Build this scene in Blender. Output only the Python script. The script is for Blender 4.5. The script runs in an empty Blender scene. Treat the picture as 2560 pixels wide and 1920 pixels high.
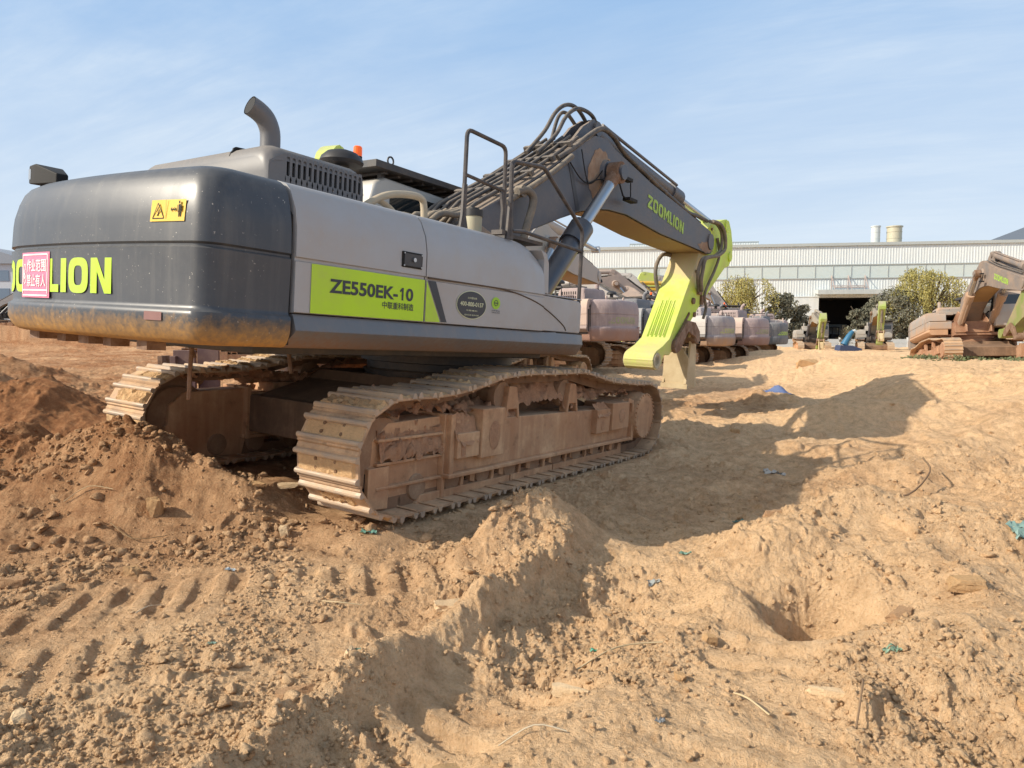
import bpy, bmesh, math, random
import numpy as np
from mathutils import Vector, Matrix, noise as mnoise
R = math.radians
random.seed(7)
scene = bpy.context.scene
COL = bpy.data.collections.new("scene_objects"); scene.collection.children.link(COL)

# ------------------------------------------------------------------ mesh builder
class MB:
    def __init__(s, M=None):
        s.v=[]; s.f=[]; s.m=[]; s.M=M; s.mi=0
    def add(s, vs, fs, M=None):
        b=len(s.v)
        for p in vs:
            p=Vector(p)
            if M is not None: p=M@p
            if s.M is not None: p=s.M@p
            s.v.append(p[:])
        for f in fs:
            s.f.append(tuple(b+i for i in f)); s.m.append(s.mi)
    def box2(s,x0,x1,y0,y1,z0,z1,M=None):
        vs=[(x,y,z) for x in (x0,x1) for y in (y0,y1) for z in (z0,z1)]
        s.add(vs,[(0,1,3,2),(4,6,7,5),(0,4,5,1),(2,3,7,6),(0,2,6,4),(1,5,7,3)],M)
    def box(s,c,d,M=None,rot=None):
        T=Matrix.Translation(c)
        if rot is not None: T=T@rot
        if M is not None: T=M@T
        a,b,e=d[0]/2,d[1]/2,d[2]/2
        s.box2(-a,a,-b,b,-e,e,T)
    def prism(s,poly,a0,a1,ax='y',M=None,inset=None):
        n=len(poly)
        def pt(p,a):
            if ax=='y': return (p[0],a,p[1])
            if ax=='x': return (a,p[0],p[1])
            return (p[0],p[1],a)
        vs=[pt(p,a0) for p in poly]+[pt(p,a1) for p in poly]
        fs=[tuple(range(n)),tuple(range(2*n-1,n-1,-1))]
        fs+=[(i,n+i,n+(i+1)%n,(i+1)%n) for i in range(n)]
        s.add(vs,fs,M)
    def loft(s,rings,closed=True,caps=True,M=None):
        n=len(rings[0]); vs=[p for r in rings for p in r]; fs=[]
        for k in range(len(rings)-1):
            for i in range(n if closed else n-1):
                j=(i+1)%n
                fs.append((k*n+i,k*n+j,(k+1)*n+j,(k+1)*n+i))
        if caps and closed:
            fs.append(tuple(range(n-1,-1,-1))); fs.append(tuple((len(rings)-1)*n+i for i in range(n)))
        s.add(vs,fs,M)
    def tube(s,pts,r,seg=8,smooth=0,caps=True,M=None,rs=None):
        P=[Vector(p) for p in pts]
        if smooth and len(P)>2:
            Q=[]
            for i in range(len(P)-1):
                p0=P[max(i-1,0)];p1=P[i];p2=P[i+1];p3=P[min(i+2,len(P)-1)]
                for k in range(smooth):
                    t=k/smooth
                    Q.append(.5*((2*p1)+(p2-p0)*t+(2*p0-5*p1+4*p2-p3)*t*t+(3*p1-p0-3*p2+p3)*t**3))
            Q.append(P[-1]); P=Q
        rings=[]; up=None
        for i,p in enumerate(P):
            t=(P[min(i+1,len(P)-1)]-P[max(i-1,0)])
            if t.length<1e-9: t=Vector((0,0,1))
            t.normalize()
            if up is None:
                up=Vector((0,0,1)) if abs(t.z)<.9 else Vector((1,0,0))
            a=t.cross(up)
            if a.length<1e-6: a=t.orthogonal()
            a.normalize(); up=a.cross(t).normalized()
            rr=r if rs is None else rs[min(int(i*len(rs)/len(P)),len(rs)-1)]
            k=1.0
            if 0<i<len(P)-1:
                d1=(P[i]-P[i-1]).normalized(); d2=(P[i+1]-P[i]).normalized()
                k=1/max(.6,math.cos(d1.angle(d2,0)/2))
            rings.append([p+(a*math.cos(2*math.pi*j/seg)+up*math.sin(2*math.pi*j/seg))*rr*k for j in range(seg)])
        s.loft(rings,True,caps,M)
    def cyl(s,p0,p1,r0,r1=None,seg=20,M=None):
        s.tube2(p0,p1,r0,r0 if r1 is None else r1,seg,M)
    def tube2(s,p0,p1,r0,r1,seg,M=None):
        p0=Vector(p0);p1=Vector(p1);t=(p1-p0).normalized();a=t.orthogonal().normalized();b=t.cross(a)
        s.loft([[p+(a*math.cos(2*math.pi*j/seg)+b*math.sin(2*math.pi*j/seg))*r for j in range(seg)] for p,r in ((p0,r0),(p1,r1))],True,True,M)
    def lathe(s,prof,o,axis,seg=24,M=None):
        o=Vector(o);t=Vector(axis).normalized();a=t.orthogonal().normalized();b=t.cross(a)
        s.loft([[o+t*h+(a*math.cos(2*math.pi*j/seg)+b*math.sin(2*math.pi*j/seg))*max(r,1e-4) for j in range(seg)] for r,h in prof],True,True,M)
    def build(s,name,mats,parent=None,bevel=0,ang=35,kind=None,label=None,rotz=0,segs=2,jitter=0):
        me=bpy.data.meshes.new(name); me.from_pydata(s.v,[],s.f)
        if not isinstance(mats,(list,tuple)): mats=[mats]
        for m in mats: me.materials.append(m)
        if len(mats)>1: me.polygons.foreach_set('material_index',s.m)
        bm=bmesh.new(); bm.from_mesh(me); bmesh.ops.recalc_face_normals(bm,faces=bm.faces); bm.to_mesh(me); bm.free()
        me.polygons.foreach_set('use_smooth',[True]*len(me.polygons))
        me.set_sharp_from_angle(angle=R(ang)); me.update()
        o=bpy.data.objects.new(name,me); COL.objects.link(o)
        if parent is not None: o.parent=parent
        if rotz: o.rotation_euler=(0,0,rotz)
        if bevel:
            b=o.modifiers.new('bevel','BEVEL'); b.width=bevel; b.segments=segs; b.limit_method='ANGLE'; b.angle_limit=R(30); b.harden_normals=True
        if kind: o['kind']=kind
        if label: o['label']=label
        return o

def thing(name,label,cat,loc=(0,0,0),rot=None,group=None,scale=1):
    o=bpy.data.objects.new(name,None); COL.objects.link(o)
    Mx=Matrix.Translation(loc)@(rot.to_4x4() if rot is not None else Matrix.Identity(4))@Matrix.Scale(scale,4)
    o.matrix_world=Mx; o.empty_display_size=.3
    tag(o,label,cat,group); return o
def tag(o,label=None,cat=None,group=None,kind=None):
    if label: o['label']=label
    if cat: o['category']=cat
    if group: o['group']=group
    if kind: o['kind']=kind
    return o
def copy_tree(o,parent=None):
    c=o.copy(); COL.objects.link(c)
    if parent is not None: c.parent=parent; c.matrix_parent_inverse=o.matrix_parent_inverse.copy()
    for ch in [x for x in COL.objects if x.parent==o]: copy_tree(ch,c)
    return c

# ------------------------------------------------------------------ materials
def newmat(name):
    m=bpy.data.materials.new(name); m.use_nodes=True; nt=m.node_tree
    for n in list(nt.nodes): nt.nodes.remove(n)
    out=nt.nodes.new('ShaderNodeOutputMaterial'); b=nt.nodes.new('ShaderNodeBsdfPrincipled')
    nt.links.new(b.outputs[0],out.inputs[0]); return m,nt,b
def N(nt,t,**k):
    n=nt.nodes.new(t)
    for a,v in k.items():
        if a in n.inputs: n.inputs[a].default_value=v
        else: setattr(n,a,v)
    return n
def math_(nt,op,a,b=None,clamp=False):
    n=nt.nodes.new('ShaderNodeMath'); n.operation=op; n.use_clamp=clamp
    for i,x in enumerate((a,b)):
        if x is None: continue
        if hasattr(x,'is_output'): nt.links.new(x,n.inputs[i])
        else: n.inputs[i].default_value=x
    return n.outputs[0]
def mix(nt,f,a,b,blend='MIX'):
    n=nt.nodes.new('ShaderNodeMix'); n.data_type='RGBA'; n.blend_type=blend
    for s,x in ((n.inputs[0],f),(n.inputs[6],a),(n.inputs[7],b)):
        if hasattr(x,'is_output'): nt.links.new(x,s)
        else: s.default_value=x if not isinstance(x,tuple) else (*x[:3],1)
    return n.outputs[2]
def ramp(nt,x,a,b,va=0.,vb=1.):
    n=nt.nodes.new('ShaderNodeMapRange'); n.clamp=True
    nt.links.new(x,n.inputs[0])
    n.inputs[1].default_value=a;n.inputs[2].default_value=b;n.inputs[3].default_value=va;n.inputs[4].default_value=vb
    return n.outputs[0]
def noise(nt,co,scale,detail=4,rough=.55,dist=0,map_=None):
    if map_ is not None:
        mp=nt.nodes.new('ShaderNodeMapping'); mp.inputs['Scale'].default_value=map_; nt.links.new(co,mp.inputs[0]); co=mp.outputs[0]
    n=N(nt,'ShaderNodeTexNoise',Scale=scale,Detail=detail,Roughness=rough,Distortion=dist); nt.links.new(co,n.inputs['Vector']); return n.outputs[0]
def bump(nt,h,strength,dist,b):
    n=nt.nodes.new('ShaderNodeBump'); n.inputs['Strength'].default_value=strength; n.inputs['Distance'].default_value=dist
    nt.links.new(h,n.inputs['Height']); nt.links.new(n.outputs[0],b.inputs['Normal']); return n
MC={}
def paint(name,col,rough=.4,dust=(.42,.30,.20),dust_amt=.25,top=.5,low=None,lowcol=(.40,.20,.07),streak=.0,metal=0,coat=0,chips=0,scale=1,bumpamt=.15,spec=.5,band=None,contrast=0):
    """painted steel with dust on upward faces, vertical wash streaks, low mud band (object z) and fine scratches"""
    if name in MC: return MC[name]
    m,nt,b=newmat(name); tc=nt.nodes.new('ShaderNodeTexCoord'); co=tc.outputs['Object']
    geo=nt.nodes.new('ShaderNodeNewGeometry'); sn=nt.nodes.new('ShaderNodeSeparateXYZ'); nt.links.new(geo.outputs['Normal'],sn.inputs[0])
    so=nt.nodes.new('ShaderNodeSeparateXYZ'); nt.links.new(co,so.inputs[0])
    n1=noise(nt,co,2.2*scale,6,.6); n2=noise(nt,co,24*scale,5,.65); n3=noise(nt,co,1.1*scale,5,.6,0,(9,9,.7))
    c=mix(nt,ramp(nt,n1,.3,.7,.0,.35),col,tuple(x*.8 for x in col))
    f=math_(nt,'MULTIPLY',ramp(nt,n1,.38,.72),ramp(nt,n2,.35,.65,.5,1)); f=math_(nt,'MULTIPLY',f,dust_amt*1.6)
    up=math_(nt,'MULTIPLY',ramp(nt,sn.outputs[2],.25,.95),top)
    f=math_(nt,'ADD',f,math_(nt,'MULTIPLY',up,ramp(nt,n2,.2,.6,.55,1)),True)
    if streak: f=math_(nt,'ADD',f,math_(nt,'MULTIPLY',ramp(nt,n3,.5,.72),streak),True)
    c=mix(nt,f,c,dust)
    rr=math_(nt,'ADD',rough,math_(nt,'MULTIPLY',f,.5),True)
    if low is not None:
        z0,z1=low; g=ramp(nt,math_(nt,'ADD',so.outputs[2],math_(nt,'MULTIPLY',math_(nt,'SUBTRACT',n2,.5),(z1-z0)*1.5)),z1,z0)
        g=math_(nt,'MULTIPLY',g,ramp(nt,n1,.2,.6,.6,1)); c=mix(nt,g,c,lowcol); rr=math_(nt,'ADD',rr,math_(nt,'MULTIPLY',g,.5),True)
    if band is not None:
        zb0,zb1,bc=band; g=ramp(nt,math_(nt,'ADD',so.outputs[2],math_(nt,'MULTIPLY',math_(nt,'SUBTRACT',n1,.5),.9)),zb0,zb1)
        g=math_(nt,'MULTIPLY',g,ramp(nt,math_(nt,'ADD',so.outputs[0],math_(nt,'MULTIPLY',n1,.4)),7.75,7.35)); c=mix(nt,math_(nt,'MULTIPLY',g,ramp(nt,n2,.25,.55,.75,.97)),c,bc)
    if contrast:
        n5=noise(nt,co,6*scale,6,.7); n6=noise(nt,co,.9,4,.6)
        c=mix(nt,math_(nt,'MULTIPLY',ramp(nt,n5,.56,.70),contrast),c,tuple(x*.38 for x in col)); c=mix(nt,math_(nt,'MULTIPLY',ramp(nt,n5,.42,.30),contrast*.8),c,tuple(min(1,x*1.15) for x in dust))
        c=mix(nt,math_(nt,'MULTIPLY',ramp(nt,n6,.5,.65),contrast*.6),c,(col[0]*.95,col[1]*.72,col[2]*.5))
    if chips:
        v=N(nt,'ShaderNodeTexNoise',Scale=55*scale,Detail=2,Roughness=.5); nt.links.new(co,v.inputs['Vector'])
        h=math_(nt,'MULTIPLY',ramp(nt,v.outputs[0],.70,.73),ramp(nt,n1,.45,.6)); c=mix(nt,math_(nt,'MULTIPLY',h,chips),c,(.5,.47,.42))
    nt.links.new(c,b.inputs['Base Color']); nt.links.new(rr,b.inputs['Roughness'])
    b.inputs['Metallic'].default_value=metal; b.inputs['Specular IOR Level'].default_value=spec
    if coat: b.inputs['Coat Weight'].default_value=coat; b.inputs['Coat Roughness'].default_value=.25
    bump(nt,math_(nt,'ADD',n1,math_(nt,'MULTIPLY',n2,.25)),bumpamt,.02,b)
    MC[name]=m; return m
def mud(name,a=(.40,.25,.14),b2=(.24,.13,.07),scale=1,bs=.8,attr=False):
    if name in MC: return MC[name]
    m,nt,b=newmat(name); tc=nt.nodes.new('ShaderNodeTexCoord'); co=tc.outputs['Object']
    n1=noise(nt,co,3*scale,6,.6); n2=noise(nt,co,30*scale,6,.7); n3=noise(nt,co,120*scale,3,.6)
    c=mix(nt,ramp(nt,n1,.35,.65),a,b2); c=mix(nt,ramp(nt,n2,.3,.7,0,.45),c,tuple(min(1,x*1.45) for x in a))
    nt.links.new(c,b.inputs['Base Color']); b.inputs['Roughness'].default_value=.95; b.inputs['Specular IOR Level'].default_value=.15
    bump(nt,math_(nt,'ADD',n2,math_(nt,'MULTIPLY',n3,.4)),bs,.02,b)
    MC[name]=m; return m
def plain(name,col,rough=.5,metal=0,emit=0,alpha=1):
    if name in MC: return MC[name]
    m,nt,b=newmat(name); tc=nt.nodes.new('ShaderNodeTexCoord'); n1=noise(nt,tc.outputs['Object'],9,5,.6)
    c=mix(nt,ramp(nt,n1,.3,.7,0,.5),col,tuple(x*.72 for x in col)); nt.links.new(c,b.inputs['Base Color'])
    b.inputs['Roughness'].default_value=rough; b.inputs['Metallic'].default_value=metal
    if emit: b.inputs['Emission Color'].default_value=(*col,1); b.inputs['Emission Strength'].default_value=emit
    MC[name]=m; return m
def glass(name,col=(.05,.07,.07)):
    if name in MC: return MC[name]
    m,nt,b=newmat(name); b.inputs['Base Color'].default_value=(*col,1); b.inputs['Roughness'].default_value=.06
    b.inputs['Specular IOR Level'].default_value=.8; MC[name]=m; return m

# ------------------------------------------------------------------ block letters (unit height), a list of quads in (u,v)
ST=.30; SV=.23
def glyph(ch):
    q=[]
    if ch=='I': return .31,[[(0,0),(.31,0),(.31,1),(0,1)]]
    if ch=='L': return .68,[[(0,0),(ST,0),(ST,1),(0,1)],[(ST,0),(.68,0),(.68,SV),(ST,SV)]]
    if ch=='Z':
        w=.94; return w,[[(0,0),(w,0),(w,SV),(0,SV)],[(0,1-SV),(w,1-SV),(w,1),(0,1)],[(0,SV),(.36,SV),(w,1-SV),(w-.36,1-SV)]]
    if ch=='N':
        w=.96; return w,[[(0,0),(ST,0),(ST,1),(0,1)],[(w-ST,0),(w,0),(w,1),(w-ST,1)],[(ST,.62),(w-ST,0),(w-ST,.38),(ST,1)]]
    if ch=='M':
        w=1.18; h=w/2; return w,[[(0,0),(ST,0),(ST,1),(0,1)],[(w-ST,0),(w,0),(w,1),(w-ST,1)],[(ST,.62),(h,.18),(h,.6),(ST,1)],[(h,.18),(w-ST,.62),(w-ST,1),(h,.6)]]
    if ch=='O':
        w=1.02; n=28; o=[];i=[]
        def sup(a,hw,hh,e): 
            c,s_=math.cos(a),math.sin(a); return (w/2+hw*math.copysign(abs(c)**e,c),.5+hh*math.copysign(abs(s_)**e,s_))
        for k in range(n):
            a=2*math.pi*k/n; o.append(sup(a,w/2,.515,.62)); i.append(sup(a,w/2-ST,.515-SV,.6))
        for k in range(n): q.append([o[k],o[(k+1)%n],i[(k+1)%n],i[k]])
        return w,q
    return .4,[]
def word(mb,txt,f,gap=.13,widths=None):
    u=0
    for ch in txt:
        w,q=glyph(ch)
        for quad in q: mb.add([f(u+a,b) for a,b in quad],[(0,1,2,3)])
        u+=w+gap
    return u-gap
def word_len(txt,gap=.13): return sum(glyph(c)[0]+gap for c in txt)-gap
def text_mesh(txt,size=1,bold=0.0,extrude=0,font=None,align='LEFT'):
    cu=bpy.data.curves.new('t','FONT'); cu.body=txt; cu.size=size; cu.offset=bold; cu.extrude=extrude; cu.align_x=align
    cu.resolution_u=4
    o=bpy.data.objects.new('t',cu); scene.collection.objects.link(o); bpy.context.view_layer.update()
    dg=bpy.context.evaluated_depsgraph_get(); me=bpy.data.meshes.new_from_object(o.evaluated_get(dg))
    vs=[v.co.copy() for v in me.vertices]; fs=[tuple(p.vertices) for p in me.polygons]
    bpy.data.objects.remove(o); bpy.data.curves.remove(cu); bpy.data.meshes.remove(me)
    return vs,fs
def text_on(mb,txt,f,size,bold=0,fit=None,slant=0):
    """f maps (u,v) to 3d; fit=(width,height) scales the text to that box"""
    vs,fs=text_mesh(txt,1,bold)
    if not vs: return
    x0=min(v.x for v in vs);x1=max(v.x for v in vs);y0=min(v.y for v in vs);y1=max(v.y for v in vs)
    if fit: sx=fit[0]/(x1-x0); sy=fit[1]/(y1-y0)
    else: sx=sy=size
    mb.add([f((v.x-x0)*sx+slant*(v.y-y0)*sy,(v.y-y0)*sy) for v in vs],fs)
# ------------------------------------------------------------------ crawler excavator
RC=3.94
def cw_outline(inset=0.0,n=24,xf=-3.262):
    """plan of the tail: right-front edge, tight right corner, shallow tail arc, softer left corner"""
    Rr=7.6-inset; c=3.6; W=1.6-inset; WL=1.42-inset
    r=.15; cy=W-r; h=math.sqrt((Rr-r)**2-cy**2); cx=-(c-h); a0=math.atan2(cy,h)
    P=[(xf,-W)]
    for k in range(9):
        th=math.pi/2-(math.pi/2-a0)*k/8; P.append((-(cx+r*math.cos(th)),-(cy+r*math.sin(th))))
    r=1.0; cyl=WL-r; hl=math.sqrt((Rr-r)**2-cyl**2); al=math.atan2(cyl,hl); cxl=-(c-hl)
    for k in range(1,n):
        a=-a0+(a0+al)*k/n; P.append((c-Rr*math.cos(a),Rr*math.sin(a)))
    for k in range(9):
        th=al+(math.pi/2-al)*k/8; P.append((-(cxl+r*math.cos(th)),(cyl+r*math.sin(th))))
    P.append((xf,WL)); return P

def track_path():
    return [(-2.37,.06),( -1.9,.06),(1.9,.06),(2.34,.06)]
def track_pin_line(R1=.385,xr=-2.37,xf=2.34,zc=.487,sag=True):
    pts=[]
    for k in range(13):                       # rear idler, bottom to top
        a=-math.pi/2-math.pi*k/12; pts.append((xr+R1*math.cos(a),zc+R1*math.sin(a)))
    top=[(-2.05,.868),(-1.83,.875),(-1.39,.93),(-1.1,1.0),(-.68,1.035),(-.2,1.03),(.2,1.035),(.52,1.035),(.88,.975),(1.2,.925),(1.47,.905),(1.95,.875)] if sag else [(-1,.86),(0,.84),(1,.86)]
    pts+=top
    for k in range(13):
        a=math.pi/2-math.pi*k/12; pts.append((xf+R1*math.cos(a),zc+R1*math.sin(a)))
    pts+=[(1.5,.102),(0,.102),(-1.5,.102)]
    return pts
def resample(pts,n):
    P=[Vector((p[0],p[1])) for p in pts]; P.append(P[0]); L=[0]
    for i in range(len(P)-1): L.append(L[-1]+(P[i+1]-P[i]).length)
    out=[];i=0
    for k in range(n):
        t=L[-1]*k/n
        while L[i+1]<t: i+=1
        out.append(P[i].lerp(P[i+1],(t-L[i])/(L[i+1]-L[i])))
    return out
def make_track(yc,w,parent,mats,hero=False,n=52,rnd=None):
    mb=MB(); Q=resample(track_pin_line(),n)
    rnd=rnd or random.Random(3)
    for i in range(n):
        a=Q[i];b=Q[(i+1)%n]; t=(b-a); L=t.length; t.normalize(); nrm=Vector((-t.y,t.x))  # outward (path is clockwise seen from the right)
        c=(a+b)/2
        if (c-Vector((0,.5))).dot(nrm)<0 and abs(c.x)>2.3: nrm=-nrm
        if abs(c.x)<=2.3: nrm=Vector((0,1)) if c.y>.5 else Vector((0,-1)); nrm=(nrm-t*nrm.dot(t)).normalized()
        M=Matrix(((t.x,0,nrm.x,c.x),(0,1,0,yc),(t.y,0,nrm.y,c.y),(0,0,0,1)))
        hw=w/2
        mb.mi=0
        h=L/2
        # curved shoe plate: profile in (along, out)
        prof=[(-h-.012,.052),(-h+.02,.046),(h-.01,.046),(h+.018,.03),(h+.03,.038),(h-.004,.064),(-h+.03,.066),(-h-.006,.07)]
        mb.prism(prof,-hw,hw,'y',M)
        # two grouser bars
        for g in (-h+.018,h-.055):
            jj=rnd.uniform(-.004,.004)
            mb.mi=1
            e0=rnd.uniform(-.008,.006);e1=rnd.uniform(-.008,.006); mb.prism([(g-.014,.055),(g+.040,.055),(g+.030,.088+jj),(g+.020,.096+jj),(g+.006,.096+jj),(g-.004,.088+jj)],-hw-.006+e0,hw+.006+e1,'y',M)
            mb.mi=0
        if hero:
            mb.mi=2   # bolt heads + mud-relief hole
            for yy in (-.10,.10):
                for xx in (-.03,.035):
                    mb.cyl(M@Vector((xx,yy,.06)),M@Vector((xx,yy,.082)),.014,seg=6)
        mb.mi=3
        # chain links on the inside
        for yy in (-.085,.085):
            mb.prism([(-h-.02,.0),(-h,-.045),(h,-.045),(h+.02,.0),(h,.045),(-h,.045)],yy-.022,yy+.022,'y',M)
        mb.cyl(M@Vector((-h,-.085,0)),M@Vector((-h,.085,0)),.03,seg=8)
        if hero and rnd.random()<.93:
            # caked dirt between the bars: an uneven pad
            mb.mi=4; nx,ny=6,22; vs=[];fs=[]
            x0,x1=-h+.02,h-.04; ya=-hw+rnd.choice((.004,.01,.12));yb=hw-rnd.choice((.004,.01,.14))
            th=rnd.uniform(.008,.034)
            for ix in range(nx):
                for iy in range(ny):
                    e=min(ix,nx-1-ix)>0 and min(iy,ny-1-iy)>0
                    z=.062+(th*(.5+rnd.random()) if e else -.004)
                    vs.append((x0+(x1-x0)*ix/(nx-1)+rnd.uniform(-.006,.006),ya+(yb-ya)*iy/(ny-1)+rnd.uniform(-.01,.01),z))
            for ix in range(nx-1):
                for iy in range(ny-1):
                    k=ix*ny+iy; fs.append((k,k+1,k+ny+1,k+ny))
            mb.add(vs,fs,M)
    return mb.build('crawler_track',mats,parent,ang=28)

def lump_heap(mb,x0,x1,y0,y1,zf,seed=0,nx=60,ny=12,amp=.05,sc=7):
    """a heap of clods lying on a ledge: height from zf(x,t) plus noise"""
    vs=[];fs=[]
    for i in range(nx):
        for j in range(ny):
            x=x0+(x1-x0)*i/(nx-1); t=j/(ny-1); y=y0+(y1-y0)*t
            z=zf(x,t); nn=mnoise.fractal(Vector((x*sc,y*sc,z*sc+seed)),.9,2.1,4); n2=mnoise.fractal(Vector((x*sc*3,y*sc*3+9,seed)),.9,2.1,3)
            vs.append((x+n2*.01,y-abs(nn)*amp*.8,z+nn*amp+n2*amp*.4))
    for i in range(nx-1):
        for j in range(ny-1):
            k=i*ny+j; fs.append((k,k+1,k+ny+1,k+ny))
    mb.add(vs,fs)

def undercarriage(root,m,hero,yg=1.317,sw=.62):
    for sgn in (-1,1):
        yc=sgn*yg; o=sgn
        tk=make_track(yc,sw,root,[m['shoe'],m['bar'],m['darkmud'],m['link'],m['mudcaked']],hero,rnd=random.Random(5+sgn))
        def Y(v): return sgn*v          # v = distance from centreline
        def bx(mb,x0,x1,v0,v1,z0,z1): a,b=sorted((Y(v0),Y(v1))); mb.box2(x0,x1,a,b,z0,z1)
        def pr(mb,poly,v0,v1): a,b=sorted((Y(v0),Y(v1))); mb.prism(poly,a,b,'y')
        # side beam
        fr=MB()
        pr(fr,[(-1.63,.26),(2.0,.26),(2.02,.5),(1.98,.70),(1.82,.74),(1.62,.62),(.95,.655),(-.84,.68),(-1.63,.70)],1.14,1.49)
        bx(fr,-1.68,2.03,1.13,1.545,.225,.262)            # bottom flange
        pr(fr,[(1.99,.22),(2.05,.22),(2.06,.55),(2.0,.73),(1.86,.76),(1.84,.70),(1.97,.68),(2.0,.5)],1.12,1.55)
        bx(fr,-1.66,-1.60,1.12,1.53,.22,.76)
        # bolted pads
        for (x0,x1,z0,z1,v) in ((-1.28,-.93,.36,.79,1.575),(-1.60,-1.29,.385,.60,1.56),(.98,1.32,.385,.66,1.56),(1.33,1.80,.40,.72,1.585)):
            bx(fr,x0,x1,1.2,v,z0,z1)
        f=fr.build('track_frame',m['frame'],root,bevel=.010)
        # windows in the pads, packed with mud
        pm=MB()
        for (cx,cz,a,b_,v) in ((-1.09,.55,.085,.13,1.578),(1.60,.56,.09,.085,1.588)):
            ring=[]
            for k in range(14):
                th=2*math.pi*k/14; ring.append((cx+a*math.cos(th)*(1+.08*math.sin(3*th)),Y(v),cz+b_*math.sin(th)))
            c=(cx,Y(v+.018),cz); pm.add(ring+[c],[(k,(k+1)%14,14) for k in range(14)])
        for (cx,cz,v) in ((-1.52,.45,1.563),(.93+.2,.47,1.563)):
            bx(pm,cx-.03,cx+.03,v-.02,v+.001,cz-.05,cz+.06)
        pm.build('mud_packed_window',m['mudclod'],f)
        # idler guard with ribs
        g=MB()
        pr(g,[(-2.50,.12),(-2.42,.085),(-2.28,.09),(-1.66,.05),(-1.61,.24),(-1.64,.74),(-2.30,.72),(-2.46,.60),(-2.47,.42),(-2.50,.40)],1.18,1.42)
        for z in (.235,.42,.60): bx(g,-2.44,-1.62,1.36,1.462,z-.012,z+.012)
        bx(g,-1.68,-1.64,1.3,1.475,.06,.76)
        pr(g,[(-2.52,.09),(-2.30,.075),(-2.30,.40),(-2.52,.40)],1.3,1.455)
        g.build('idler_guard',m['frame'],root,bevel=.008)
        hole=MB(); bx(hole,-2.527,-2.519,1.33,1.42,.14,.36); hole.build('guard_recess',m['black'],root)
        # idler, sprocket, hub
        idl=MB(); idl.lathe([(.05,-.10),(.28,-.10),(.30,-.06),(.345,-.055),(.345,.055),(.30,.06),(.28,.10),(.05,.10)],(-2.37,yc,.487),(0,1,0),28)
        idl.build('idler_wheel',m['rust'],root,ang=25)
        sp=MB(); sp.lathe([(.05,-.05),(.33,-.05),(.35,-.03),(.35,.03),(.33,.05),(.05,.05)],(2.34,yc,.487),(0,1,0),28)
        for k in range(21):
            a=2*math.pi*k/21; M=Matrix.Translation((2.34,yc,.487))@Matrix.Rotation(a,4,'Y'); sp.box2(.33,.405,-.035,.035,-.03,.03,M)
        sp.build('drive_sprocket',m['rust'],root)
        hb=MB(); y0=Y(1.27);y1=Y(1.60)
        hb.lathe([(.29,0),(.30,.02),(.30,.23),(.285,.26),(.285,.31),(.27,.325),(.02,.325)],(2.27,y0,.52),(0,sgn,0),40)
        if hero:
            for k in range(30):
                a=2*math.pi*k/30; hb.cyl((2.27+.275*math.cos(a),y0+sgn*.318,.52+.275*math.sin(a)),(2.27+.275*math.cos(a),y0+sgn*.335,.52+.275*math.sin(a)),.014,seg=6)
        hb.build('final_drive',m['frame'],root,ang=30)
        # carrier rollers on brackets
        for cx in (-.80,.38):
            cr=MB(); cr.lathe([(.03,0),(.14,0),(.15,.03),(.15,.07),(.11,.09),(.11,.22),(.15,.24),(.15,.28),(.05,.30)],(cx,Y(1.44),.865),(0,-sgn,0),24)
            c=cr.build('carrier_roller',m['rust'],root,ang=28)
            br=MB(); xb=cx+.10
            pr(br,[(xb-.13,.66),(xb-.09,.66),(xb-.075,.75),(xb+.075,.75),(xb+.09,.66),(xb+.13,.66),(xb+.10,.80),(xb+.055,.96),(xb-.07,.97),(xb-.10,.80)],1.40,1.50)
            br.build('roller_bracket',m['frame'],c,bevel=.01)
        # bottom rollers and their guard rail
        for k in range(9):
            xx=-1.95+k*.45
            rb=MB(); rb.lathe([(.03,0),(.10,0),(.115,.03),(.09,.06),(.09,.22),(.115,.25),(.10,.28)],(xx,Y(1.44),.185),(0,-sgn,0),16)
            rb.build('track_roller',m['rust'],root,ang=28)
        gr=MB()
        pr(gr,[(-1.98,.055),(-1.90,.02),(-.62,.035),(-.62,.115),(-1.92,.12)],1.40,1.455)
        pr(gr,[(-.60,.035),(.2,.035),(.2,.115),(-.60,.115)],1.40,1.453)
        pr(gr,[(.215,.035),(1.92,.04),(1.90,.19),(1.83,.19),(1.80,.118),(.215,.115)],1.40,1.455)
        rnd=random.Random(4)
        for k in range(22):
            x=-1.55+k*.155
            if k%3==1: pr(gr,[(x,.11),(x+.045,.11),(x+.06,.23),(x+.015,.23)],1.41,1.45)
            elif k%3==2: pr(gr,[(x,.14),(x+.07,.12),(x+.08,.225),(x,.225)],1.38,1.43+rnd.uniform(0,.04))
        gr.build('roller_guard',m['frame'],root,bevel=.006)
        if hero:
            hp=MB()
            lump_heap(hp,-2.35,2.02,Y(1.47),Y(1.02),lambda x,t:(.75+ .16*math.exp(-((x+1.9)/.5)**2)*.4 + .24*max(0,math.sin((x+.95)*1.45))*min(1,t*2.2+.25)+.14*t + (.06 if x>1 else 0)) - (.10 if abs(x+.74)<.12 or abs(x-.42)<.12 else 0)*(1-t),seed=sgn*5,nx=260,ny=26,amp=.055,sc=9)
            lump_heap(hp,-2.42,-1.66,Y(1.47),Y(1.40),lambda x,t:.44+.26*t,seed=9,nx=60,ny=20,amp=.05,sc=12)
            lump_heap(hp,-1.62,-1.30,Y(1.56),Y(1.46),lambda x,t:.52+.22*t,seed=19,nx=20,ny=9,amp=.035,sc=9)
            lump_heap(hp,.98,1.30,Y(1.575),Y(1.48),lambda x,t:.58+.14*t,seed=29,nx=20,ny=9,amp=.03,sc=9)
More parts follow.
